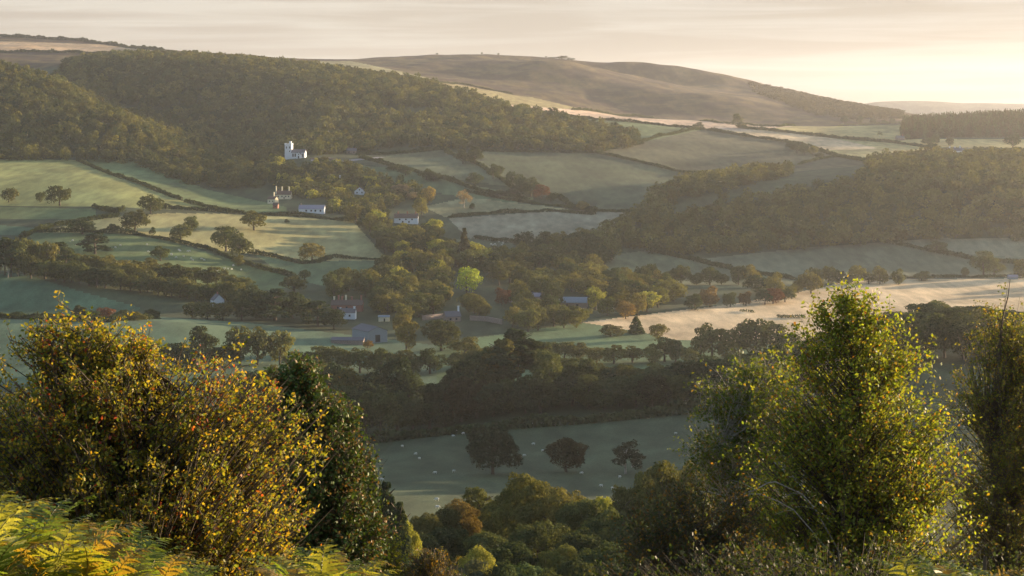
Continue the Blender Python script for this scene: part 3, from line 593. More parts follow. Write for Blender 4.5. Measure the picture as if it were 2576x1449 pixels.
for k, u, v, y, w_, c in NW:
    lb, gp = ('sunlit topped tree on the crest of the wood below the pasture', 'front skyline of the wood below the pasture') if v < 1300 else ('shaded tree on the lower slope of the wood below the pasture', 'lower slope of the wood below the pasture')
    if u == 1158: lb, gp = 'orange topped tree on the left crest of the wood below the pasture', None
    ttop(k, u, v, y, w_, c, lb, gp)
ttop('round', 1022, 1290, 240, 80, YEL, 'yellowish tree between the holly and the wood')
ttop('spire', 930, 1150, 270, 130, DRK, 'tallest of three dark conifers behind the holly')
ttop('spire', 972, 1212, 255, 110, DRK, 'middle one of three dark conifers behind the holly')
ttop('spire', 1005, 1262, 235, 100, G3, 'shortest of three dark conifers, nearest the wood')

# ------------------------------------------------------------------ far woods: countless crowns, one object per wood
def wood(name, label, poly, y0, y1, spacing, hr, wr, cols, kinds, seed, nq=240, lf=.115, holes=(), v_off=0):
    r = np.random.RandomState(seed); us = [p[0] for p in poly]
    x0 = min((min(us)-UC)/F*y0, (min(us)-UC)/F*y1); x1 = max((max(us)-UC)/F*y0, (max(us)-UC)/F*y1)
    gx, gy = np.meshgrid(np.arange(x0, x1, spacing), np.arange(y0, y1, spacing))
    gx = (gx+r.uniform(-.45, .45, gx.shape)*spacing).ravel(); gy = (gy+r.uniform(-.45, .45, gy.shape)*spacing).ravel()
    z = zat(gx, gy); u = UC+F*gx/gy; v = VH-F*z/gy
    ok = inpoly(u, v, poly)
    for h_ in holes: ok &= ~inpoly(u, v, h_)
    gx, gy, z, u, v = gx[ok], gy[ok], z[ok], u[ok], v[ok]
    # crowns the hill itself hides are left out
    fi = np.clip(np.searchsorted(ucols, u), 0, len(ucols)-1)
    pre = np.minimum.accumulate(np.where(yr[:, None] < 900, 1e9, GV), axis=0)
    fj = np.clip(np.searchsorted(yr, gy-12), 0, len(yr)-1)
    vis = pre[fj, fi] > v-16/gy*F-6
    gx, gy, z = gx[vis], gy[vis], z[vis]
    base = [crown_arr(np.random.RandomState(seed*31+i), kinds[i % len(kinds)], nq, lf, .95, .22) for i in range(8)]
    b = Buf(); n = len(gx)
    for i in range(n):
        V, Q, T = base[r.randint(8)]; T = T*.5+.5
        a = r.uniform(0, 6.28); c, s = math.cos(a), math.sin(a); w_ = r.uniform(*wr); h_ = r.uniform(*hr)*r.uniform(.85, 1.15)
        P = np.stack([(V[:, 0]*c-V[:, 1]*s)*w_+gx[i], (V[:, 0]*s+V[:, 1]*c)*w_+gy[i], V[:, 2]*h_+z[i]-.12*h_], 1)
        col = np.array(cols[r.randint(len(cols))])*r.uniform(.85, 1.2)
        b.v.append(P); b.f.append(Q+b.n); b.n += len(P); b.t.append(T*col)
    me = b.mesh(name, M_WOOD); o = obj(name, me); tag(o, label, 'wood', kind='stuff')
    return n
WC = [G1, G1, G1, G2, G2, G3, OLV, (.085, .080, .03)]
W1P = [(-280, 405), (190, 404), (335, 412), (520, 482), (720, 528), (740, 500), (700, 470), (640, 440), (560, 350), (470, 300), (300, 262), (150, 190), (0, 160), (-280, 150)]
cnt = [wood('hanging_wood', 'mixed wood covering the steep left hill above the sunlit fields', W1P, 2060, 2760, 13, (9, 20), (12, 20), WC, ['round', 'oak', 'tall', 'spire'], 21)]
cnt.append(wood('ridge_wood', 'long dark wood over the ridge behind the white church', [(100, 240), (170, 165), (300, 140), (420, 136), (560, 152), (800, 180), (1000, 205), (1100, 225), (1270, 275), (1600, 345), (1610, 368), (1500, 386), (1230, 378), (1000, 372), (900, 384), (780, 396), (712, 392), (700, 392), (660, 440), (640, 440), (560, 350), (470, 300), (300, 262)], 2250, 3480, 14.5, (10, 21), (14, 22), WC, ['round', 'oak', 'oak', 'tall'], 22, 230, .12, holes=([(950, 264), (1090, 276), (1110, 297), (960, 290)], [(864, 378), (904, 378), (904, 402), (864, 402)])))
cnt.append(wood('church_wood', 'wood around the church and the upper cottages', [(640, 440), (670, 400), (712, 402), (780, 412), (850, 412), (930, 445), (1050, 475), (1060, 500), (900, 548), (820, 540), (830, 505), (740, 500), (700, 475)], 1880, 2330, 10.5, (9, 13), (10, 15), WC+[YEL], ['round', 'oak', 'tall', 'spire'], 23,
     holes=([(708, 390), (772, 390), (782, 424), (712, 422)], [(672, 494), (735, 488), (740, 545), (672, 540)], [(746, 530), (822, 530), (824, 562), (746, 560)], [(888, 484), (922, 484), (925, 514), (886, 514)], [(775, 398), (860, 398), (860, 414), (775, 414)])))
cnt.append(wood('hill_wood', 'dense wood covering the rounded hill at right', [(1490, 622), (1540, 570), (1630, 530), (1630, 490), (1740, 462), (1850, 440), (1930, 430), (2060, 450), (2180, 415), (2260, 400), (2700, 400), (2700, 605), (2250, 612), (2000, 634), (1700, 644)], 1700, 2260, 13.5, (9, 18), (13, 21), [G1, G1, G2, G2, OLV, OLV, (.10, .09, .03), (.15, .14, .04)], ['round', 'oak', 'oak', 'round'], 24, 300, .105, holes=([(1690, 552), (1950, 495), (2100, 471), (2190, 440), (2190, 405), (2100, 425), (1960, 448), (1850, 478), (1700, 512)],)))  # golden crown tones in the mix paint sunlight onto this hill
cnt.append(wood('plantation', 'dark conifer plantation on the far right crest', [(2268, 352), (2275, 300), (2400, 296), (2600, 285), (2900, 285), (2900, 352), (2576, 350)], 2680, 3200, 8, (14, 19), (7, 10), [(.05, .045, .025), (.06, .05, .028), G3], ['spire', 'spire', 'round'], 25, 90, .13))
cnt.append(wood('moor_scrub', 'low dark scrub over the right flank of the moor', [(1880, 205), (1990, 230), (2100, 255), (2270, 283), (2270, 300), (2150, 300), (2050, 290), (1980, 262), (1900, 235)], 3700, 5000, 15, (4, 8), (10, 18), [(.07, .06, .03), (.08, .065, .03)], ['bush'], 26, 60, .22))
print('wood crowns', cnt, 'single trees', NTREE[0])

# ------------------------------------------------------------------ hedges
HEDGES = [
 ([(195, 404), (280, 440), (370, 470), (458, 504)], 4.2, 'long dark hedge running down the upper left fields'),
 ([(468, 509), (520, 522), (600, 534)], 4, 'lower end of the diagonal hedge beyond its gap'),
 ([(236, 520), (262, 530), (290, 536), (312, 530)], 4.5, 'short hedge by the bushes below the upper field'),
 ([(52, 600), (80, 586), (130, 570), (200, 558), (300, 545)], 4.5, 'thick hedge climbing from the left edge trees'),
 ([(405, 524), (480, 528), (560, 533), (640, 541), (760, 545), (890, 558)], 4.5, 'long hedge along the top of the gold field'),
 ([(95, 584), (180, 584), (300, 586), (350, 592), (430, 606), (520, 626), (640, 672), (720, 692), (748, 704)], 4.2, 'long curved hedge between the gold field and the grazed slope'),
 ([(632, 638), (700, 650), (760, 664), (800, 660), (832, 650)], 4.2, 'sagging hedge below the pink-lit end of the gold field'),
 ([(838, 648), (990, 656)], 3.6, 'straight hedge right of the corner oak'),
 ([(-200, 800), (0, 800), (150, 807), (280, 810), (400, 802)], 4, 'low hedge between the lower left field and the pale meadow'),
 ([(905, 398), (990, 420), (1060, 436), (1150, 460), (1210, 482), (1330, 503)], 5, 'hedge sloping down right from the lane by the church'),
 ([(900, 390), (1050, 383), (1130, 374)], 5, 'hedge under the ridge wood right of the church'),
 ([(1120, 384), (1200, 413), (1290, 474), (1400, 492), (1440, 520), (1500, 532)], 5, 'bushy hedge along the left side of the wide pale field'),
 ([(1170, 482), (1300, 507), (1420, 522), (1500, 531), (1612, 534)], 4, 'hedge above the small lit field'),
 ([(1130, 548), (1250, 536), (1400, 532), (1500, 540)], 4, 'hedge above the beige field'),
 ([(1215, 380), (1360, 383), (1500, 385), (1640, 416), (1760, 440)], 4.5, 'long hedge between the ridge wood and the wide pale field'),
 ([(1498, 385), (1600, 362), (1700, 336), (1770, 325)], 4.5, 'hedge climbing from the wood end to the crest'),
 ([(1288, 284), (1330, 281), (1450, 295), (1600, 309), (1770, 326), (1880, 344), (1990, 360)], 5, 'long hedge along the bottom of the ploughed strip'),
 ([(1440, 277), (1600, 290), (1800, 309), (1960, 319), (2120, 315), (2276, 311)], 4.5, 'crest hedge in front of the moor'),
 ([(1860, 322), (2000, 336), (2200, 356), (2340, 372)], 5, 'hedge between the tan field and the yellow green field'),
 ([(1995, 360), (2080, 386), (2192, 410)], 4.5, 'hedge running down from the hilltop copse'),
 ([(2010, 414), (2080, 398), (2110, 394)], 4, 'short hedge left of the wooded hill top'),
 ([(2450, 376), (2576, 380), (2700, 384)], 5, 'hedge right of the hilltop farm'),
 ([(1195, 600), (1320, 614)], 4, 'short hedge between the beige field and the paddock'),
 ([(1070, 622), (1150, 640), (1255, 658)], 4.5, 'hedge below the narrow paddock'),
 ([(1640, 632), (1740, 654), (1860, 682), (2015, 706)], 4.2, 'diagonal hedge below the left end of the wooded hill'),
 ([(2230, 610), (2350, 634), (2440, 652), (2600, 668)], 4, 'hedge crossing the far side of the dewy field'),
 ([(2240, 702), (2400, 698), (2600, 696)], 3.2, 'low hedge along the back of the stubble field'),
 ([(1958, 799), (2030, 801)], 2.6, 'isolated strip of hedge on the stubble field'),
 ([(1865, 783), (1900, 787)], 2, 'tiny strip of scrub at the edge of the stubble field'),
 ([(1010, 206), (1150, 210), (1290, 238)], 4, 'thin hedge on the golden shoulder above the wood'),
 ([(940, 1114), (1100, 1096), (1300, 1078), (1480, 1064), (1745, 1038), (1900, 1030)], 5, 'dark undergrowth along the top edge of the sheep pasture'),
 ([(0, 90), (120, 99), (240, 108), (410, 128)], 9, 'dark line of bushes along the left skyline'),
 ([(-100, 127), (60, 131), (200, 134), (330, 138)], 7, 'dark scrub line under the tan skyline field'),
]
def hedge(pts, hm, label, seed):
    r = np.random.RandomState(seed)
    ymin = 430 if pts[0][1] > 1000 else 950
    if pts[0][1] < 135: ymin = 3600
    W = [at(u, v, ymin) for u, v in pts]
    P = []
    for a, b_ in zip(W[:-1], W[1:]):
        L = (b_-a).length; k = max(2, int(L/1.6))
        for i in range(k):
            t = i/k; P.append((a.x+(b_.x-a.x)*t, a.y+(b_.y-a.y)*t))
    P = np.array(P); n = len(P); per = max(9, min(26, int(22000/n)))
    hh_ = hm*.78*(1+.3*sines(P[:, 0], P[:, 1], 40, 5, seed)+.15*sines(P[:, 0], P[:, 1], 9, 5, seed+1)).clip(.4, 1.8)
    Q = np.repeat(P, per, 0); H = np.repeat(hh_, per)
    ang = r.uniform(0, math.pi, len(Q)); q = r.uniform(.8, 1.05, len(Q))
    D = np.stack([np.cos(ang)*.8, np.cos(ang)*.8*r.choice([-1, 1], len(Q)), np.sin(ang)], 1)
    X_ = Q[:, 0]+D[:, 0]*hm*.45*q+r.normal(size=len(Q))*.5; Y_ = Q[:, 1]+D[:, 1]*hm*.45*q
    Z_ = zat(X_, Y_)+np.maximum(D[:, 2]*q, .05)*H*r.uniform(.75, 1., len(Q))
    V, f = leaves(r, np.stack([X_, Y_, Z_], 1), D, hm*.34*r.uniform(.7, 1.3, len(Q)), .8)
    t = np.array(G3)*np.repeat(r.uniform(.8, 1.3, n), per)[:, None]*r.uniform(.8, 1.25, (len(Q), 1))
    b = Buf(); b.add(V, f, t)
    o = obj('hedge', b.mesh('hedge', M_WOOD)); tag(o, label, 'hedge', 'hedges between the fields')
for i, (p, hm, lb) in enumerate(HEDGES): hedge(p, hm, lb, 300+i)

# ------------------------------------------------------------------ buildings
def gable(b_w, b_r, L, D, eave, roof, cx=0, cy=0, z0=-1.5, over=.35):
    """gabled block, ridge along x; walls into b_w, roof slabs into b_r"""
    x, y = L/2, D/2
    p = [(-x, -y, z0), (x, -y, z0), (x, y, z0), (-x, y, z0), (-x, -y, eave), (x, -y, eave), (x, y, eave), (-x, y, eave), (-x, 0, eave+roof), (x, 0, eave+roof)]
    p = np.array(p)+[cx, cy, 0]
    b_w.add(p, [[0, 1, 5, 4], [2, 3, 7, 6], [0, 4, 7, 3], [1, 2, 6, 5], [4, 8, 7, 7], [5, 6, 9, 9]])
    th = .22; X2 = x+over; s = roof/(y); yo = y+over
    for sg in (-1, 1):
        q = np.array([(-X2, sg*yo, eave-s*over+.06), (X2, sg*yo, eave-s*over+.06), (X2, 0, eave+roof+.06), (-X2, 0, eave+roof+.06)])
        q = np.concatenate([q, q+[0, 0, th]])+[cx, cy, 0]
        b_r.add(q, [[0, 1, 2, 3], [4, 7, 6, 5], [0, 4, 5, 1], [1, 5, 6, 2], [3, 2, 6, 7], [0, 3, 7, 4]])
def box_obj(name, par, mat, *a):
    b = Buf(); b.box(*a); return obj(name, b.mesh(name, mat), par)
def window(par, x, y, z, w_, h_, axis='y', mat=M_GLASS):
    if axis == 'y': f = box_obj('window', par, M_DARK, x, y, z, w_+.2, .16, h_+.2); g_ = box_obj('pane', f, mat, x, y-.03, z, w_, .18, h_)
    else: f = box_obj('window', par, M_DARK, x, y, z, .16, w_+.2, h_+.2); g_ = box_obj('pane', f, mat, x+.03, y, z, .18, w_, h_)
def house(name, cat, label, u, v, L, D, eave, roof, rz, wm, rm, chim=(), wins=(), side=(), door=None, ymin=950, extra=None):
    p = at(u, v, ymin); e = empty(name, p, rz); tag(e, label, cat)
    bw, br = Buf(), Buf(); gable(bw, br, L, D, eave, roof)
    if extra:
        for ex in extra: gable(bw, br, *ex)
    obj('wall', bw.mesh('wall', wm), e); ro = obj('roof', br.mesh('roof', rm), e)
    for (x, y, zt, w_, m_) in chim:
        box_obj('chimney', ro, m_, x, y, (eave+zt)/2, w_, w_*.8, zt-eave)
        box_obj('chimney_cap', ro, m_, x, y, zt+.12, w_*1.2, w_, .24)
    for (x, z, w_, h_) in wins: window(e, x, -D/2-.05, z, w_, h_)
    for (y, z, w_, h_) in side: window(e, L/2+.05, y, z, w_, h_, 'x')
    if door: box_obj('door', e, M_DARK, door, -D/2-.04, 1., 1., .14, 2.)
    return e
# the church
pc = at(752, 397, 1900); ch = empty('church', pc, math.radians(-8)); tag(ch, 'white church with battlemented tower on the wooded hillside', 'church')
bw, br = Buf(), Buf(); gable(bw, br, 16, 8, 6.2, 3.4, 0, 0, -3); 
obj('nave_wall', bw.mesh('nave_wall', M_WHITE), ch); obj('nave_roof', br.mesh('nave_roof', M_SLATE), ch)
b = Buf(); b.box(-12.2, 1, 6.4, 8, 7.5, 18); tw = obj('tower', b.mesh('tower', M_WHITE), ch)
b = Buf(); b.box(-12.2, 1, 15.65, 8.6, 8.1, .5)
for i in range(5):
    for yy in (-2.9, 4.9): b.box(-12.2-3.8+i*1.9, yy, 16.4, .95, .35, 1.0)
for i in range(1, 4):
    for xx in (-16.2, -8.2): b.box(xx, -2.9+i*1.95, 16.4, .35, .95, 1.0)
obj('battlement', b.mesh('battlement', M_WHITE), tw)
b = Buf(); b.box(-11, 3, 17.2, 2.4, 2.4, 3.2); b.box(-11, 3, 18.95, 2.8, 2.8, .3); obj('stair_turret', b.mesh('stair_turret', M_WHITE), tw)
for x in (-14.2, -10.4): window(tw, x, -2.8, 12, .8, 2.2)
window(tw, -10.4, -2.8, 7.6, .7, 1.4)
for x in (-6, -3.4, 5.6): window(ch, x, -4.05, 3.2, 1.2, 3.6)
bw, br = Buf(), Buf(); gable(bw, br, 5, 5.5, 4.2, 2.4, 0, 0, -3)
for bb in (bw, br):
    for i in range(len(bb.v)): v_ = bb.v[i]; bb.v[i] = np.stack([-v_[:, 1]+1.6, v_[:, 0]-5.6, v_[:, 2]], 1)
pw = obj('porch', bw.mesh('porch', M_WHITE), ch); obj('porch_roof', br.mesh('porch_roof', M_SLATE), pw); window(pw, 1.6, -8.2, 4.2, .8, 1.2); box_obj('door', pw, M_DARK, 1.6, -8.15, 1.0, 1.5, .16, 2.8)
b = Buf()
for x in (-7.6, -1.8, 4.2, 7.6): b.box(x, -4.4, 2, .6, .8, 8)
obj('buttress', b.mesh('buttress', M_WHITE), ch)
CW = [(-6, 3.8, 1.1, 1.2), (-2, 3.8, 1.1, 1.2), (2.5, 3.8, 1.1, 1.2), (6, 3.8, 1.1, 1.2)]
house('cottage', 'house', 'small grey stone house with slate roofs right of the church', 884, 386, 12, 7, 3.2, 3, .1, M_STONE, M_SLATE, [(-4, 0, 7.5, .9, M_BRICK), (4.5, 0, 7.5, .9, M_BRICK)], [(-3, 1.6, 1, 1.2), (3, 1.6, 1, 1.2)], door=0., ymin=2050)
house('thatched_house', 'house', 'cream house with three tall chimneys at the wood edge', 714, 500, 16, 7, 4.6, 3.6, -.15, M_CREAM, M_BROWNROOF, [(-7.4, -3, 13, 1.1, M_CREAM), (-2, 0, 12.4, 1, M_CREAM), (5.4, 0, 12.4, 1, M_CREAM)], [(-5, 2.6, 1, 1.2), (-1, 2.6, 1, 1.2), (3, 2.6, 1, 1.2), (6, 2.6, 1, 1.2)], [(0, 3, 1, 1)], 1.2, ymin=1800)
house('cottage', 'house', 'rounded white cottage below the cream chimneyed house', 687, 512, 9, 6.5, 4.6, 2.6, -.5, M_CREAM, M_BROWNROOF, [(1, 0, 11.5, 1, M_CREAM)], [(-2, 2.4, 1, 1), (2, 2.4, 1, 1)], ymin=1800)
house('outhouse', 'outbuilding', 'small red brick outbuilding below the white cottages', 694, 524, 5, 4, 3.4, 2, -.2, M_BRICK, M_BROWNROOF, (), [(0, 1.8, .8, .9)], ymin=1750)
house('long_barn', 'barn', 'long low white building with pale lilac roof', 785, 534, 25, 9, 3.6, 3.4, -.06, M_WHITE, M_PALEROOF, [(-11, 0, 8.6, 1, M_STONE)], [(-5, 1.8, 1.4, 1.6), (0, 1.8, 1.4, 1.6), (4, 1.8, 1.4, 1.6), (9, 1.8, 1.2, 1.6)], ymin=1780)
e = house('cottage', 'house', 'white gable fronted cottage above the pinkish tree', 905, 488, 8, 10.5, 3.2, 4, math.pi/2, M_WHITE, M_SLATE, [(0, 3, 7.4, .9, M_BRICK)], (), (), None, ymin=1850)
for y in (-2.6, 2.6): window(e, -4.05, y, 1.7, 1.2, 1.3, 'x')
window(e, -4.05, 0, 4.6, 1.1, 1.1, 'x')
house('farmhouse', 'house', 'white house under a long dark roof in the trees', 1022, 561, 23, 9, 5.2, 3.8, -.03, M_WHITE, M_BROWNROOF, [(-8, 0, 11, 1.2, M_BRICK), (1, 0, 11.2, 1.2, M_BRICK), (9, 0, 11, 1.2, M_BRICK)], [(-6, 3.8, 1.2, 1.2), (0, 3.8, 1.2, 1.2), (6, 3.8, 1.2, 1.2), (-3, 1.4, 1.2, 1.4), (3, 1.4, 1.2, 1.4)], ymin=1650)
house('manor_house', 'house', 'red brick manor with a row of tall chimneys', 874, 782, 21, 9, 4.4, 3, -.03, M_BRICK, M_BROWNROOF, [(x, 0, 9.6+(i % 2)*.9, 1.1, M_BRICK if i % 3 else M_CREAM) for i, x in enumerate((-9, -6, -3.6, -1, 3, 9.4))], [(-6, 2.6, 1, 1.3), (0, 2.6, 1, 1.3), (6, 2.6, 1, 1.3)], ymin=1000)
house('cottage', 'house', 'white cottage group in front of the brick manor', 874, 802, 11, 6, 4.4, 2.4, -.1, M_WHITE, M_SLATE, [(-4.6, 0, 7.2, .9, M_WHITE), (4.6, 0, 8, 1.2, M_WHITE)], [(-2, 2.4, 1, 1.1), (2, 2.4, 1, 1.1)], ymin=1000)
house('shed', 'shed', 'small cream shed with dark doorway behind the big barn', 966, 808, 7, 4, 2.9, .8, .05, M_CREAM, M_METAL, (), (), door=.3, ymin=1000)
e = house('barn', 'barn', 'large grey farm barn with a pale metal end wall', 930, 857, 20, 13, 6.6, 2.6, -1.0, M_METAL, M_SLATE, (), (), [(0, 2.4, 3, 4)], ymin=1000)
house('shed', 'shed', 'long low farm shed roof in front of the big barn', 876, 864, 19, 7, 2.2, 1.4, -.1, M_STONE, M_SLATE, (), (), ymin=1000)
house('cottage', 'house', 'pale stone cottage with a tall white chimney gable by the garden walls', 1137, 808, 10, 6.5, 3.4, 3, .35, M_STONE, M_SLATE, [(4.4, 0, 9.6, 1, M_WHITE)], [(-2, 1.7, 1, 1.1), (2, 1.7, 1, 1.1)], [(0, 2, 1, 1.4)], ymin=1000)
house('farmhouse', 'house', 'wide grey roofed farm building right of the village trees', 1443, 773, 19, 11, 3.8, 3.2, -.12, M_STONE, M_METAL, (), [(-4, 2, 1.4, 1.4), (3, 2, 1.4, 1.4)], ymin=1100)
house('cottage', 'house', 'small grey roof seen left of the wide grey roofed farm', 1351, 756, 7, 6, 3.2, 2.2, 0, M_STONE, M_PALEROOF, ymin=1100)
house('cottage', 'house', 'small stone house right of the copper red tree', 1292, 760, 7, 6, 3.4, 2.4, 0, M_STONE, M_SLATE, ymin=1100)
house('cottage', 'house', 'tiny grey roof right of the wide grey roofed farm', 1491, 748, 7, 5, 2.6, 1.8, 0, M_STONE, M_SLATE, ymin=1100)
e = house('cottage', 'house', 'white gabled house among the trees of the diagonal belt', 547, 772, 7, 7.5, 5, 3.6, -1.1, M_WHITE, M_SLATE, [(0, 0, 10, .9, M_BRICK)], (), ymin=1000)
house('farmhouse', 'house', 'white hilltop farmhouse with chimneys above the wooded hill', 2402, 391, 18, 8, 5.6, 3.2, -.1, M_WHITE, M_SLATE, [(-6, 0, 10.5, 1.3, M_WHITE), (0, 0, 10.5, 1.3, M_WHITE), (6, 0, 11, 1.4, M_WHITE)], [(-4, 3.8, 1.2, 1.2), (1, 3.8, 1.2, 1.2), (6, 3.8, 1.2, 1.2)], ymin=2080)
house('barn', 'barn', 'low pale roofed barn left of the hilltop farmhouse', 2381, 396, 14, 9, 2.4, 2.2, 0, M_WHITE, M_PALEROOF, ymin=2060)
house('cottage', 'house', 'small dim house on the hedge above the hilltop farm', 2264, 353, 11, 7, 3, 3.4, .2, M_STONE, M_SLATE, [(4, 0, 8, 1, M_BRICK)], ymin=2400)
house('shed', 'shed', 'pale lilac shed roof beside the stubble field at right', 2547, 702, 7.5, 6, 1.8, 1.6, 0, M_METAL, M_PALEROOF, ymin=1150)
# garden walls, lane, flagpole, vehicles
def wall_line(label, pts, hm, ymin, mat):
    b = Buf(); W = [at(u, v, ymin) for u, v in pts]
    for a, c in zip(W[:-1], W[1:]):
        d = c-a; L = math.hypot(d.x, d.y); n = max(1, int(L/3)); an = math.atan2(d.y, d.x)
        for i in range(n):
            q = a+d*((i+.5)/n); b.box(q.x, q.y, float(zat(q.x, q.y))+hm/2-.3, L/n-.004, .6, hm+.6, an)
            b.box(q.x, q.y, float(zat(q.x, q.y))+hm+.08, L/n-.004, .8, .16, an)
    tag(obj('garden_wall', b.mesh('garden_wall', mat)), label, 'wall')
wall_line('pinkish stone garden wall left of the white chimney cottage', [(1062, 806), (1118, 800)], 3, 1000, M_STONE)
wall_line('long stone garden wall right of the white chimney cottage', [(1182, 806), (1222, 808), (1262, 816)], 3, 1000, M_STONE)
wall_line('stone churchyard wall along the lane', [(780, 401), (822, 399), (850, 404)], 1.6, 2000, M_STONE)
def sheet(name, pts, wd, label, ymin, mat, lift=.05):
    W = [at(u, v, ymin) for u, v in pts]; L_, R_ = [], []
    P = []
    for a, c in zip(W[:-1], W[1:]):
        for i in range(8): P.append(a+(c-a)*(i/8))
    P.append(W[-1]); V = []
    for i, p in enumerate(P):
        d = P[min(i+1, len(P)-1)]-P[max(i-1, 0)]; nn = Vector((-d.y, d.x, 0)).normalized()*wd/2
        for s in (-1, -.33, .33, 1):
            q = p+nn*s; V.append((q.x, q.y, float(zat(q.x, q.y))+lift))
    I_ = np.arange(len(V)).reshape(-1, 4); Q = np.stack([I_[:-1, :-1], I_[:-1, 1:], I_[1:, 1:], I_[1:, :-1]], -1).reshape(-1, 4)
    tag(obj(name, mesh_np(name, np.array(V), Q, mat)), label, 'lane', kind='structure')
sheet('lane', [(782, 404), (820, 404), (858, 407), (900, 402), (960, 396)], 9, 'pale lane running right from the church', 2000, M_ROAD, .25)
pf = at(853.6, 462, 1900); fp = empty('flagpole', pf); tag(fp, 'white flag on a pole above the cottages', 'flagpole')
b = Buf(); b.tube([(0, 0, -.5), (0, 0, 9.4)], [.13, .08], 8); obj('pole', b.mesh('pole', M_WHITE), fp)
b = Buf(); b.box(.75, 0, 7.4, 1.3, .08, 3.4, .3); obj('flag', b.mesh('flag', M_WHITE), fp)
def car(u, v, rz, mat, label, ymin):
    p = at(u, v, ymin); e = empty('parked_car', p+Vector((0, 0, .25)), rz); tag(e, label, 'car')
    pr = np.array([(-2.1, .3), (2.1, .3), (2.15, .8), (1.2, .95), (.7, 1.45), (-1.1, 1.45), (-1.9, .95), (-2.15, .85)])
    n = len(pr); V = np.array([(x, s*.85*(1 if z < 1.2 else .82), z) for s in (-1, 1) for x, z in pr])
    me = bpy.data.meshes.new('body'); me.from_pydata([tuple(q) for q in V], [], [list(range(n))[::-1], list(range(n, 2*n))]+[[i, (i+1) % n, n+(i+1) % n, n+i] for i in range(n)]); me.materials.append(mat)
    bo = obj('body', me, e); box_obj('window', bo, M_GLASS, -.2, 0, 1.2, 1.6, 1.66, .3)
    for x in (-1.35, 1.35):
        for y in (-.8, .8):
            b = Buf(); b.tube([(x, y-.1, .33), (x, y-.09, .33), (x, y+.09, .33), (x, y+.1, .33)], [.02, .33, .33, .02], 12); obj('wheel', b.mesh('wheel', M_DARK), e)
car(809, 403, .2, M_WHITE, 'white car parked on the lane by the church', 2000)
car(835, 405, -.1, M_DARK, 'dark car parked on the lane by the church', 2000)
car(390, 797, .1, M_METAL, 'pale blue vehicle behind the hedge at the end of the meadow', 1000)

# ------------------------------------------------------------------ animals
def animal(kind):
    """one continuous body: trunk loft with neck, head, legs and ears grown from a skinned skeleton"""
    me = bpy.data.meshes.new(kind); s = 1. if kind == 'sheep' else 1.75
    V = [(0, 0, .62), (-.38, 0, .62), (.36, 0, .64), (.56, 0, .66), (.70, 0, .42 if kind == 'sheep' else .5), (.80, 0, .26), (-.50, 0, .66), (-.56, 0, .5)]
    R = [.26, .24, .24, .13, .09, .05, .07, .03]
    E = [(0, 1), (0, 2), (2, 3), (3, 4), (4, 5), (1, 6), (6, 7)]
    for x, root in ((-.34, 1), (.32, 2)):
        for sd in (-1, 1):
            i = len(V); V += [(x, sd*.13, .42), (x-.03 if x < 0 else x+.01, sd*.13, .22), (x, sd*.13, 0)]; R += [.09, .042, .04]; E += [(root, i), (i, i+1), (i+1, i+2)]
    for sd in (-1, 1):
        i = len(V); V.append((.6, sd*.12, .6)); R.append(.025); E.append((3, i))
    V = [(x*s, y*s*.95, z*s) for x, y, z in V]
    me.from_pydata(V, E, []); o = bpy.data.objects.new(kind, me); C.objects.link(o)
    md = o.modifiers.new('skin', 'SKIN'); sub_ = o.modifiers.new('sub', 'SUBSURF'); sub_.levels = 1; sub_.render_levels = 1
    for i, sv in enumerate(me.skin_vertices[0].data): sv.radius = (R[i]*s, R[i]*s); sv.use_root = (i == 0)
    dg = bpy.context.evaluated_depsgraph_get(); dg.update()
    out = bpy.data.meshes.new_from_object(o.evaluated_get(dg)); bpy.data.objects.remove(o)
    out.materials.clear(); out.materials.append(M_FLEECE if kind == 'sheep' else M_BROWNROOF)
    for p_ in out.polygons: p_.use_smooth = True
    return out
SH = animal('sheep'); CO = animal('cow')
def sheep(u, v, label, group, ymin, big=.98):
    p = at(u, v, ymin); o = obj('sheep', SH); o.location = p-Vector((0, 0, .02)); o.rotation_euler = (0, 0, tr.choice([0, math.pi])+tr.uniform(-.8, .8)); s = big*tr.uniform(.95, 1.1); o.scale = (s, s, s)
    tag(o, label, 'sheep', group)
for x, y in [(461, 476), (562, 535), (590, 569), (670, 392), (737, 380), (846, 368), (871, 358), (911, 353), (921, 380), (843, 400), (976, 346), (708, 678), (848, 667), (1451, 460), (1519, 510), (1379, 546), (1412, 306), (1437, 303), (1553, 308), (1815, 681), (1962, 777), (2048, 797), (2100, 709), (2200, 629), (2522, 380), (722, 883), (724, 940), (303, 730), (1518, 296)]:
    sheep(858.7+x/3, 966+y/3, 'white sheep grazing in the shaded near pasture', 'sheep in the near pasture', 430)
for x, y in [(718, 492), (745, 512), (870, 424), (908, 408), (1108, 401), (1118, 455), (1292, 474), (1350, 443), (1360, 452), (1415, 453), (1430, 452), (1295, 480), (1520, 510), (1440, 508), (1455, 520), (973, 525), (1760, 560), (1748, 588), (1695, 580), (1820, 592), (1720, 585), (1640, 600), (1605, 618), (1580, 620), (1540, 520), (1386, 490), (575, 405), (550, 372), (866, 530), (1690, 595), (1560, 600), (1330, 500)]:
    sheep(x/3, 483+y/3, 'small white sheep on the grazed slope at left', 'sheep on the grazed slope', 1200, 1.5)
for x, y in [(1130, 400), (1160, 398), (1190, 381), (1220, 392), (1165, 410), (1145, 408), (1210, 405)]:
    sheep(858.7+x/3, 483+y/3, 'tiny sheep in the narrow paddock above the village', 'sheep in the paddock', 1500, 1.6)
p = at(323, 842, 960); o = obj('cow', CO); o.location = p; tag(o, 'dark brown cow standing alone on the pale meadow', 'cow')

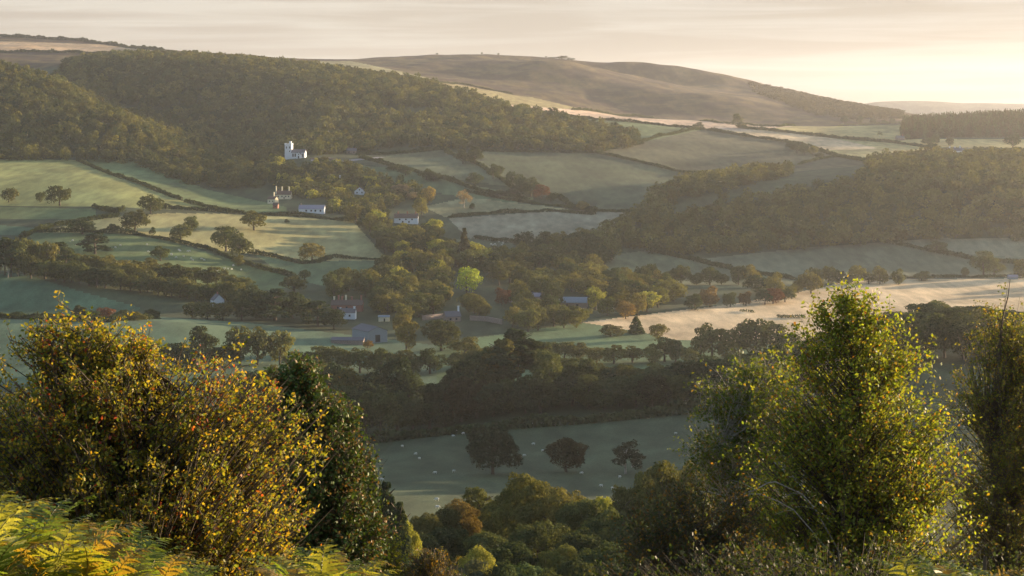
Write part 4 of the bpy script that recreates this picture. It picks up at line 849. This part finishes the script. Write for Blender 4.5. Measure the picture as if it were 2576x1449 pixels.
# ------------------------------------------------------------------ near plants
def bez(a, b, c, n):
    t = np.linspace(0, 1, n)[:, None]; return (1-t)**2*a+2*t*(1-t)*b+t*t*c
def hero(name, cat, label, y0, rows, base_u, nb, ntw, nlf, leaf, pal, mat, bark, seed, tips=(), dk=.8, twl=.4, droop=.25, trunk_r=.09, lean=0., shell=.5, top=None, multi=1, aspect=1.35, bare=0, up=.7, gap=-1.1):
    """tree or shrub grown from its base: trunk(s), branches to points of its crown volume, twigs, leaves. rows = (depression, left, right) of the crown"""
    r = np.random.RandomState(seed)
    zz = np.array([-(q[0]-VH)/F*y0 for q in rows]); xl = np.array([(q[1]-UC)/F*y0 for q in rows]); xr = np.array([(q[2]-UC)/F*y0 for q in rows])
    o_ = np.argsort(zz); zz, xl, xr = zz[o_], xl[o_], xr[o_]
    bx = (base_u-UC)/F*y0; zg = float(zat(bx, y0)); cx = lambda z: np.interp(z, zz, (xl+xr)/2); hw = lambda z: np.interp(z, zz, (xr-xl)/2)
    org = np.array([bx, y0, zg]); b = Buf(); ztop = zz.max() if top is None else top
    stems = []
    for k in range(multi):
        off = 0 if multi == 1 else (k/(multi-1)-.5)*1.5
        n = 14; t = np.linspace(0, 1, n); zt = zg-.15+(ztop-zg+.1)*t*(1 if k == multi//2 else r.uniform(.7, .95))
        xs = bx+(cx(zt)+off*hw(zt)*.5-bx)*t**1.2+np.cumsum(r.normal(size=n)*.012*y0/40); ys = y0+off*.3*t+np.cumsum(r.normal(size=n)*.012*y0/40)
        P = np.stack([xs, ys, zt], 1); stems.append(P); b.tube(P, trunk_r*(1-t)**.8+.006, 7)
    zs = np.linspace(zz.min(), zz.max(), 200); wz = hw(zs)+.02; wz /= wz.sum()
    LP, LD, TWN = [], [], []
    targets = []
    gw = float(hw(zs).max()); i_ = 0
    while i_ < nb:
        z = zs[r.choice(200, p=wz)]; rad = 1.08*r.uniform(shell, 1.)**.5 if r.rand() < .8 else r.uniform(.1, .8); a = r.uniform(0, 6.283)
        w_ = hw(z)*rad*(1+.13*math.sin(3*a+z*5.1/y0*40+seed)+.10*math.sin(5*a-z*9.3/y0*40)+.07*math.sin(z*23/y0*40+2*a)); tx = cx(z)+w_*math.cos(a); i_ += 1
        g_ = math.sin(tx*5.2/gw+seed)+math.sin(z*6.1/gw+tx*2.2/gw)+math.sin(z*3.1/gw-tx*7.3/gw+seed*2)+.8*math.sin(13*tx/gw+2*a)*math.sin(11*z/gw)
        if g_ < gap and r.rand() < .85: continue
        targets.append(np.array([tx, y0+w_*dk*math.sin(a), z]))
    for (u, v) in tips: targets.append(np.array([(u-UC)/F*y0, y0+r.uniform(-.3, .3), -(v-VH)/F*y0]))
    for ti, T in enumerate(targets):
        S = stems[r.randint(len(stems))]; dist = math.hypot(T[0]-cx(T[2]), T[1]-y0)
        zo = max(zg+.3, T[2]-up*dist-r.uniform(.2, .6)*(1 if ti < nb else 3)); j = np.clip(np.searchsorted(S[:, 2], zo), 1, len(S)-1)
        f_ = (zo-S[j-1, 2])/max(S[j, 2]-S[j-1, 2], 1e-6); O = S[j-1]+(S[j]-S[j-1])*np.clip(f_, 0, 1)
        M = (O+T)/2+np.array([0, 0, -.10*dist])+r.normal(size=3)*.06; n = 7
        P = bez(O, M, T, n); P[1:-1] += r.normal(size=(n-2, 3))*.015
        L = np.linalg.norm(T-O); r0 = min(.004+.0065*L, trunk_r*.5); b.tube(P, np.linspace(r0, .003, n), 4)
        long_ = ti >= nb
        nt_ = ntw if not long_ else ntw*2
        for q in range(nt_):
            t = r.uniform(.35 if not long_ else .25, 1.); A = P[min(int(t*(n-1)), n-2)]; B = P[min(int(t*(n-1))+1, n-1)]; S0 = A+(B-A)*(t*(n-1) % 1)
            dr = unit((T-O)[None])[0]*.6+r.normal(size=3)*.75+np.array([0, 0, .25]); dr = unit(dr[None])[0]
            l = twl*r.uniform(.4, 1.15)*(1-.35*(t if long_ else 0)); E_ = S0+dr*l+np.array([0, 0, -droop*l*r.uniform(.3, 1.2)])
            Mi = (S0+E_)/2+np.array([0, 0, droop*l*.25]); tw = bez(S0, Mi, E_, 4); TWN.append(tw)
            if r.rand() < bare: continue
            k = int(nlf*r.uniform(.6, 1.3)); tt = r.uniform(.1, 1.05, k)[:, None]
            pp = (1-tt)**2*S0+2*tt*(1-tt)*Mi+tt*tt*E_+r.normal(size=(k, 3))*leaf*.9
            LP.append(pp); LD.append(np.tile(dr, (k, 1))*.4+np.array([0, 0, .3]))
    for tw in TWN: b.tube(tw, [.0045, .0035, .003, .0018], 3)
    LP = np.concatenate(LP); LD = np.concatenate(LD); n = len(LP)
    V, Q = leaves(r, LP, LD, leaf*r.uniform(.65, 1.25, n), 1.1, aspect)
    cols = np.array([p_[0] for p_ in pal]); w_ = np.array([p_[1] for p_ in pal], float); w_ /= w_.sum()
    blot = sines(LP[:, 0]*7, LP[:, 2]*7, 4.5, 6, seed)          # autumn colour comes in patches
    ids = r.choice(len(cols), n, p=w_); alt = r.choice(len(cols), n, p=w_[::-1] if len(w_) > 1 else w_)
    t = cols[ids]*r.uniform(.7, 1.35, (n, 1)); hot = (blot > .9) & (r.rand(n) < .3); t[hot] = cols[alt[hot]]*r.uniform(.8, 1.2, (hot.sum(), 1))
    e = empty(name, org); tag(e, label, cat)
    V = V-org
    for i in range(len(b.v)): b.v[i] = b.v[i]-org
    obj('crown', mesh_np('crown', V, Q, mat, t), e); obj('trunk', b.mesh('trunk', bark, True), e)
    return e
BIRCHP = [((.18, .22, .03), 6), ((.23, .24, .035), 4), ((.12, .17, .03), 4), ((.26, .19, .03), 1.2), ((.30, .15, .03), .5)]
hero('birch_tree', 'tree', 'large green birch catching the sun on its right side', 40,
     [(712, 2116, 2130), (740, 2092, 2160), (775, 2050, 2215), (815, 2020, 2270), (860, 2000, 2315), (930, 1965, 2340), (980, 1930, 2370), (1080, 1905, 2395), (1180, 1890, 2415), (1250, 1870, 2450), (1330, 1880, 2460), (1450, 1900, 2430), (1650, 1900, 2400), (1800, 2000, 2300)],
     2125, 2600, 5, 10, .062, BIRCHP, M_NEAR, M_BARK, 41, tips=[(2120, 735), (2060, 770), (2200, 755), (2270, 790), (2480, 1250), (2500, 1290), (2330, 860), (2090, 745), (2150, 750), (2180, 765), (2240, 770), (2040, 800), (2290, 810), (2350, 930), (2385, 960), (2400, 1040), (2440, 1120), (2455, 1180), (2490, 1330), (2470, 1380), (1985, 900), (2010, 850)], twl=.5, trunk_r=.085, gap=-1.0)
hero('birch_tree', 'tree', 'slender birch just left of the large sunlit birch', 47,
     [(890, 1890, 1960), (925, 1800, 1990), (980, 1765, 2010), (1050, 1740, 2020), (1120, 1725, 2010), (1200, 1750, 1970), (1290, 1790, 1950), (1500, 1800, 1950)],
     1860, 950, 5, 10, .062, [((.11, .15, .04), 5), ((.15, .17, .04), 3), ((.08, .11, .03), 3), ((.24, .16, .04), 1)], M_NEAR, M_PALE_BARK, 42, tips=[(1722, 1090), (1715, 1130), (1780, 945), (1860, 900), (1900, 880), (1960, 890), (1760, 1000), (1735, 1060), (1745, 1180), (1830, 930), (1930, 900)], twl=.5, trunk_r=.05, shell=.3, multi=3, gap=-.5)
hero('birch_tree', 'tree', 'thin brownish birch at the right edge with a bare twig on top', 50,
     [(775, 2470, 2560), (830, 2425, 2680), (900, 2400, 2720), (1000, 2375, 2740), (1100, 2375, 2750), (1250, 2370, 2750), (1400, 2360, 2750), (1600, 2400, 2700)],
     2540, 2000, 5, 9, .055, [((.15, .16, .04), 5), ((.20, .18, .04), 4), ((.10, .13, .035), 4), ((.26, .16, .035), 1)], M_NEAR, M_BARK, 43, tips=[(2540, 700), (2470, 770), (2560, 745)], twl=.5, trunk_r=.08, shell=.3, multi=3, gap=-.7)
hero('thorn_bush', 'bush', 'dark tangled thorn bush with rusty leaves left of the birches', 37,
     [(1215, 1700, 1850), (1260, 1600, 1900), (1330, 1560, 1930), (1400, 1500, 1960), (1500, 1480, 1980), (1700, 1500, 1950)],
     1740, 900, 5, 9, .055, [((.08, .07, .03), 5), ((.14, .085, .03), 3), ((.05, .065, .03), 4), ((.24, .13, .03), 1)], M_NEAR, M_BARK, 44, tips=[(1700, 1225), (1760, 1232), (1880, 1235)], twl=.45, trunk_r=.06, multi=4, shell=.4)
HAW = [((.20, .19, .03), 6), ((.30, .23, .035), 5), ((.12, .15, .03), 5), ((.32, .20, .03), 1.5), ((.30, .10, .03), .4), ((.28, .06, .035), .2)]
hero('hawthorn_bush', 'bush', 'big hawthorn bush turning yellow and red at lower left', 20,
     [(815, 70, 250), (865, 10, 400), (905, -50, 560), (945, -80, 660), (1000, -120, 710), (1060, -160, 730), (1150, -180, 745), (1250, -180, 740), (1350, -170, 760), (1450, -150, 790), (1600, -100, 760), (1740, 0, 600)],
     330, 4600, 5, 13, .034, HAW, M_NEAR, M_BARK, 45,
     tips=[(130, 742), (98, 790), (150, 790), (290, 800), (320, 812), (225, 820), (35, 830), (180, 840), (250, 850), (380, 870), (470, 850), (505, 870), (585, 860), (600, 885), (330, 880), (430, 890), (550, 905), (610, 920), (640, 960), (700, 940), (5, 860), (540, 880)],
     twl=.24, trunk_r=.05, multi=5, shell=.4, droop=.1)
hero('holly_tree', 'tree', 'glossy dark holly tree right of the hawthorn', 31,
     [(905, 740, 792), (940, 690, 800), (990, 660, 830), (1040, 650, 885), (1110, 640, 920), (1180, 660, 930), (1260, 660, 935), (1310, 680, 985), (1360, 690, 975), (1420, 700, 940), (1500, 700, 920), (1700, 720, 900)],
     800, 2000, 5, 12, .05, [((.055, .09, .022), 6), ((.085, .11, .03), 3), ((.17, .10, .035), 1.8)], M_HOLLY, M_BARK, 46, twl=.26, trunk_r=.07, shell=.5, droop=.1)
hero('gorse_bush', 'bush', 'rusty brown gorse bush at the bottom beside the holly', 24,
     [(1378, 1060, 1110), (1400, 1030, 1140), (1430, 1018, 1155), (1480, 1010, 1160), (1560, 1030, 1150)],
     1088, 420, 4, 10, .016, [((.10, .075, .02), 4), ((.06, .065, .02), 4), ((.20, .12, .03), 2)], M_NEAR, M_BARK, 47, twl=.12, trunk_r=.02, multi=4, droop=0., aspect=2.4)
hero('willow_bush', 'bush', 'yellow green bush between the holly and the gorse', 33,
     [(1350, 930, 990), (1380, 900, 1015), (1430, 880, 1030), (1500, 880, 1030), (1650, 900, 1010)],
     955, 360, 5, 8, .045, [((.16, .18, .03), 4), ((.22, .22, .04), 3), ((.11, .13, .03), 3)], M_NEAR, M_BARK, 48, twl=.25, trunk_r=.03, multi=4)
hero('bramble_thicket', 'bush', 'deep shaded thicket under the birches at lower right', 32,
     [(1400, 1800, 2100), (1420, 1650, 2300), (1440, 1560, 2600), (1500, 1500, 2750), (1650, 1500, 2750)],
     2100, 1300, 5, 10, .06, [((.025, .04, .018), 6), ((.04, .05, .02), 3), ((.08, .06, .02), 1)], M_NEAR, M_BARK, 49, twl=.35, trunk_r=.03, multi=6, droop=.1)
# bare fallen branches in front of the birch
def branch(name, label, y, pts, r0):
    b = Buf(); r = np.random.RandomState(int(pts[0][0]))
    P = np.array([((u-UC)/F*y, y+.1*i, -(v-VH)/F*y) for i, (u, v) in enumerate(pts)]); n = 14
    t = np.linspace(0, len(P)-1, n); Q = np.stack([np.interp(t, range(len(P)), P[:, k]) for k in range(3)], 1); Q[1:-1] += r.normal(size=(n-2, 3))*.012
    Pg = Q[-1].copy(); g = np.array([Pg[0]+.5, Pg[1]+.4, float(zat(Pg[0]+.5, Pg[1]+.4))])
    b.tube(np.concatenate([Q, [g]]), np.concatenate([np.linspace(r0*.4, r0, n), [r0*1.3]]), 7)
    for _ in range(8):
        a = Q[r.randint(1, n-2)]; d = np.array([-r.uniform(.2, .6), r.uniform(-.2, .2), r.uniform(-.15, .35)]); b.tube([a, a+d*.5+[0, 0, .03], a+d], [r0*.4, r0*.25, .003], 5)
    tag(obj(name, b.mesh(name, M_PALE_BARK, True)), label, 'branch')
branch('dead_branch', 'upper pale bare branch leaning out left of the large birch', 38.5, [(1805, 1268), (1850, 1252), (1905, 1236), (1950, 1215), (2040, 1260), (2120, 1400)], .017)
branch('dead_branch', 'lower pale bare branch under the upper one left of the birch', 38, [(1750, 1237), (1790, 1238), (1830, 1258), (1870, 1265), (1905, 1245), (2000, 1290), (2110, 1420)], .012)
b = Buf(); py = 49.5
def q_(u, v): return ((u-UC)/F*py, py, -(v-VH)/F*py)
b.tube([(q_(2545, 1500)[0], py, float(zat(q_(2545, 1500)[0], py))-.1), q_(2535, 1300), q_(2520, 1080), q_(2510, 950), q_(2516, 860), q_(2522, 800), q_(2536, 745), q_(2541, 702)], [.06, .05, .04, .03, .024, .02, .014, .008], 6)
b.tube([q_(2512, 930), q_(2503, 860), q_(2500, 800)], [.014, .01, .005], 5)
b.tube([q_(2510, 950), q_(2545, 890), q_(2560, 880), q_(2590, 850)], [.016, .012, .01, .005], 5)
tag(obj('dead_sapling', b.mesh('dead_sapling', M_BARK, True)), 'bare crooked twig standing above the right hand birch', 'sapling')
b = Buf(); px, py = (2478-UC)/F*20, 20.; zg = float(zat(px, py))
b.tube([(px-.06, py, zg-.1), (px-.02, py, zg+.6), (px, py, -(1400-VH)/F*20)], [.028, .025, .022], 8)
tag(obj('fence_post', b.mesh('fence_post', M_BARK)), 'weathered stake beside the bracken at lower right', 'post')
for u, v, h_ in [(35, 690, 26), (40, 686, 30)]:
    p = at(u, v, 1200); s = p.y/F; b = Buf(); b.tube([(0, 0, -.3), (.3, 0, h_*s*.5), (1.6 if u > 38 else .6, 0, h_*s)], [.5, .4, .15], 6)
    b.tube([(.3, 0, h_*s*.5), (-2, 0, h_*s*.62)], [.2, .08], 5); o = obj('dead_tree', b.mesh('dead_tree', M_PALE_BARK)); o.location = (p.x+(6 if u > 38 else 0), p.y-16, float(zat(p.x, p.y-16)))
    tag(o, 'taller bleached dead trunk at the left edge wood' if u > 38 else 'shorter bleached dead trunk at the left edge wood', 'dead tree')
# bracken
def frond(seed):
    """bare stalk, then a triangular blade of toothed leaflets; length 1"""
    r = np.random.RandomState(seed); V, Fc = [], []
    n = 34; i0 = 17; tt = np.linspace(0, 1, n+1); bend = r.uniform(.7, 1.5)
    ang = np.where(tt < .5, .1, .1+bend*(tt-.5)/.5*1.5); ds = 1./n
    ax = np.concatenate([[[0, 0, 0]], np.cumsum(np.stack([np.sin(ang[1:])*ds, np.zeros(n), np.cos(ang[1:])*ds], 1), 0)])
    bb = Buf(); bb.tube(ax, np.linspace(.006, .0015, n+1), 4, (.15, .13, .04))
    for i in range(i0, n):
        t = (i-i0)/(n-i0); pl_ = .21*(1-t)**.85+.012; tg = unit((ax[min(i+1, n)]-ax[i-1])[None])[0]
        for sd in (-1, 1):
            d = unit((np.array([0, sd, 0])+tg*.45+r.normal(size=3)*.10)[None])[0]
            nrm = unit(np.cross(d, tg)[None])[0]; wd = unit(np.cross(nrm, d)[None])[0]; wd = unit((wd+nrm*r.uniform(-.5, .5))[None])[0]
            sag = r.uniform(.0, .35); m = max(4, int(18*pl_/.2)); k0 = len(V)
            for q in range(m+1):
                s_ = q/m; w_ = .0165*(1-s_)**.7*(1-t*.5)*(1.25 if q % 2 == 0 else .55)+.001; c = ax[i]+d*pl_*s_+np.array([0, 0, -sag*pl_*s_*s_])
                V += [c-wd*w_, c+wd*w_]
                if q: k = k0+2*q; Fc.append([k-2, k-1, k+1, k])
    V = np.array(V); cols = np.array([(.15, .19, .03), (.21, .21, .032), (.10, .14, .027)])
    t_ = cols[seed % 3]*r.uniform(.8, 1.2, (len(Fc), 1))*np.array([1, 1, 1])
    if seed % 4 == 3: t_ = t_*np.array([1.35, .72, .75])
    bb.add(V, np.array(Fc), t_); return bb.mesh('frond', M_FERN)
FR = [frond(i) for i in range(6)]
def fern(x, y, hm, label, group):
    z = float(zat(x, y)); e = empty('bracken', (x, y, z-.03), tr.uniform(0, 6.28)); tag(e, label, 'fern', group)
    k = tr.randint(6, 8)
    for i in range(k):
        o = obj('frond', FR[tr.choice([0, 1, 2, 4, 5, 3, 1, 3])], e); s = hm*tr.uniform(.7, 1.1)
        o.scale = (s, s, s); o.rotation_euler = (tr.uniform(-.15, .15), tr.uniform(-.1, .25), i*6.283/k+tr.uniform(-.4, .4)); 
for i in range(175):
    y = tr.uniform(11.2, 17.5); u = tr.uniform(-120, 900)
    vt = np.interp(u, [-200, 0, 60, 130, 220, 300, 380, 450, 520, 620, 700, 790, 860, 920], [1260, 1250, 1240, 1255, 1305, 1345, 1365, 1415, 1460, 1460, 1400, 1345, 1390, 1470])+abs(tr.gauss(0, 50))
    x = (u-UC)/F*y; hgt = -(vt-VH)/F*y-float(zat(x, y))
    hgt = min(hgt, 1.35)
    if hgt < .35: continue
    fern(x, y, hgt*1.2, 'yellow green bracken plant in the lower left corner', 'bracken in the lower left corner')
for i in range(44):
    y = tr.uniform(16, 20); u = tr.uniform(2230, 2620)
    vt = np.interp(u, [2230, 2300, 2350, 2420, 2500, 2620], [1470, 1430, 1405, 1415, 1435, 1440])+abs(tr.gauss(0, 14))
    x = (u-UC)/F*y; hgt = min(-(vt-VH)/F*y-float(zat(x, y)), 1.4)
    if hgt < .3: continue
    fern(x, y, hgt*1.2, 'bright bracken plant at the bottom right below the birches', 'bracken at the bottom right')

# things of a short row are told apart by their place in it
rows_ = {}
for o in C.objects:
    if o.parent is None and 'category' in o and 'group' in o and o.get('kind') is None: rows_.setdefault((o['group'], o['label']), []).append(o)
ORD = 'leftmost,second,third,fourth,fifth,sixth,seventh,eighth,ninth,tenth,eleventh,twelfth,thirteenth,fourteenth,fifteenth,sixteenth,seventeenth,eighteenth,nineteenth,twentieth'.split(',')
for (g_, lb), os_ in rows_.items():
    if not 2 <= len(os_) <= 20 or os_[0]['category'] not in ('tree', 'bush', 'pine', 'conifer', 'cedar'): continue
    if len(lb.split()) > 13: continue
    os_.sort(key=lambda o: o.location.x/o.location.y)
    for i, o in enumerate(os_): o['label'] = lb+(', leftmost' if i == 0 else ', rightmost' if i == len(os_)-1 else ', %s from left' % ORD[i])

# ------------------------------------------------------------------ haze, sun, sky, camera
b = Buf(); b.box(1000, 5500, 15, 19000, 12200, 350)
hz = obj('haze', b.mesh('haze', None)); tag(hz, kind='stuff'); hz['label'] = 'thin morning haze filling the valley'
m, nt, out = new_mat('haze'); pv = nd(nt, 'ShaderNodeVolumePrincipled')
pv.inputs['Color'].default_value = (.92, .93, 1., 1); pv.inputs['Density'].default_value = 3.8e-5; pv.inputs['Anisotropy'].default_value = .64
nt.links.new(pv.outputs[0], out.inputs['Volume']); hz.data.materials.append(m)
ld = bpy.data.lights.new('sun', 'SUN'); ld.energy = 5.0; ld.angle = math.radians(.6); ld.color = (1, .76, .48)
lo = bpy.data.objects.new('sun', ld); C.objects.link(lo); lo.rotation_euler = SUN.to_track_quat('Z', 'Y').to_euler()
W = bpy.data.worlds.new('World'); bpy.context.scene.world = W; W.use_nodes = True; nt = W.node_tree; nt.nodes.clear()
out = nt.nodes.new('ShaderNodeOutputWorld'); bg = nt.nodes.new('ShaderNodeBackground'); bg.inputs['Strength'].default_value = .10
sky = nt.nodes.new('ShaderNodeTexSky'); sky.sky_type = 'NISHITA'; sky.sun_disc = False; sky.sun_elevation = SEL; sky.sun_rotation = SAZ; sky.altitude = 250; sky.dust_density = 1.2
tc = nt.nodes.new('ShaderNodeTexCoord'); mp = nt.nodes.new('ShaderNodeMapping'); mp.inputs['Scale'].default_value = (2.2, 2.2, 46); mp.inputs['Rotation'].default_value = (.0, .012, 0)
nt.links.new(tc.outputs['Generated'], mp.inputs[0])
nz = nt.nodes.new('ShaderNodeTexNoise'); nz.inputs['Scale'].default_value = 3.4; nz.inputs['Detail'].default_value = 9; nz.inputs['Roughness'].default_value = .55; nz.inputs['Distortion'].default_value = .4
nt.links.new(mp.outputs[0], nz.inputs['Vector'])
mr = nt.nodes.new('ShaderNodeMapRange'); mr.inputs['From Min'].default_value = .42; mr.inputs['From Max'].default_value = .62
nt.links.new(nz.outputs[0], mr.inputs[0])
# high thin cloud: warm, dimmed towards the sun to offset haze glow
dt = nt.nodes.new('ShaderNodeVectorMath'); dt.operation = 'DOT_PRODUCT'; dt.inputs[1].default_value = SUN; nt.links.new(tc.outputs['Generated'], dt.inputs[0])
br_ = nt.nodes.new('ShaderNodeMapRange'); br_.inputs['From Min'].default_value = .48; br_.inputs['From Max'].default_value = .9; br_.inputs['To Min'].default_value = .0; br_.inputs['To Max'].default_value = 1.
nt.links.new(dt.outputs['Value'], br_.inputs[0])
def mixc(fac, a, b_):
    m_ = nt.nodes.new('ShaderNodeMix'); m_.data_type = 'RGBA'
    if isinstance(fac, float): m_.inputs[0].default_value = fac
    else: nt.links.new(fac, m_.inputs[0])
    for s, x in ((6, a), (7, b_)):
        if isinstance(x, tuple): m_.inputs[s].default_value = x+(1,)
        else: nt.links.new(x, m_.inputs[s])
    return m_.outputs[2]
SKY_K = .74
thick = mixc(br_.outputs[0], tuple(SKY_K*c for c in (3.0, 2.75, 2.38)), tuple(SKY_K*c for c in (2.2, 2.08, 1.95)))
thin = mixc(br_.outputs[0], tuple(SKY_K*c for c in (2.45, 2.15, 1.82)), tuple(SKY_K*c for c in (1.75, 1.6, 1.42)))
cl = mixc(mr.outputs[0], thin, thick)
sz = nt.nodes.new('ShaderNodeSeparateXYZ'); nt.links.new(tc.outputs['Generated'], sz.inputs[0])
lowf = nt.nodes.new('ShaderNodeMapRange'); lowf.inputs['From Min'].default_value = .06; lowf.inputs['From Max'].default_value = .35; lowf.inputs['To Min'].default_value = .97; lowf.inputs['To Max'].default_value = 0
nt.links.new(sz.outputs[2], lowf.inputs[0])
ad = nt.nodes.new('ShaderNodeMix'); ad.data_type = 'RGBA'; ad.blend_type = 'ADD'; ad.inputs[0].default_value = 1
nt.links.new(sky.outputs[0], ad.inputs[6]); ad.inputs[7].default_value = (.15, .24, .44, 1)      # high cirrus sheet
fin = mixc(lowf.outputs[0], ad.outputs[2], cl)
nt.links.new(fin, bg.inputs['Color']); nt.links.new(bg.outputs[0], out.inputs['Surface'])
cd = bpy.data.cameras.new('camera'); cam = bpy.data.objects.new('camera', cd); C.objects.link(cam)
cam.location = (0, 0, 0); cam.rotation_euler = (math.radians(90), 0, 0); cd.sensor_width = 36; cd.lens = 36*F/2576; cd.shift_y = -(724.5-VH)/2576
cd.clip_start = .2; cd.clip_end = 40000
sc = bpy.context.scene; sc.camera = cam
sc.view_settings.view_transform = 'Standard'; sc.view_settings.look = 'None'; sc.view_settings.exposure = 1.76; sc.view_settings.gamma = 1
cy_ = sc.cycles; cy_.max_bounces = 5; cy_.diffuse_bounces = 3; cy_.glossy_bounces = 1; cy_.transmission_bounces = 3; cy_.volume_bounces = 1; cy_.transparent_max_bounces = 4
cy_.sample_clamp_indirect = 4; cy_.sample_clamp_direct = 4; cy_.use_denoising = True; cy_.caustics_reflective = False; cy_.caustics_refractive = False
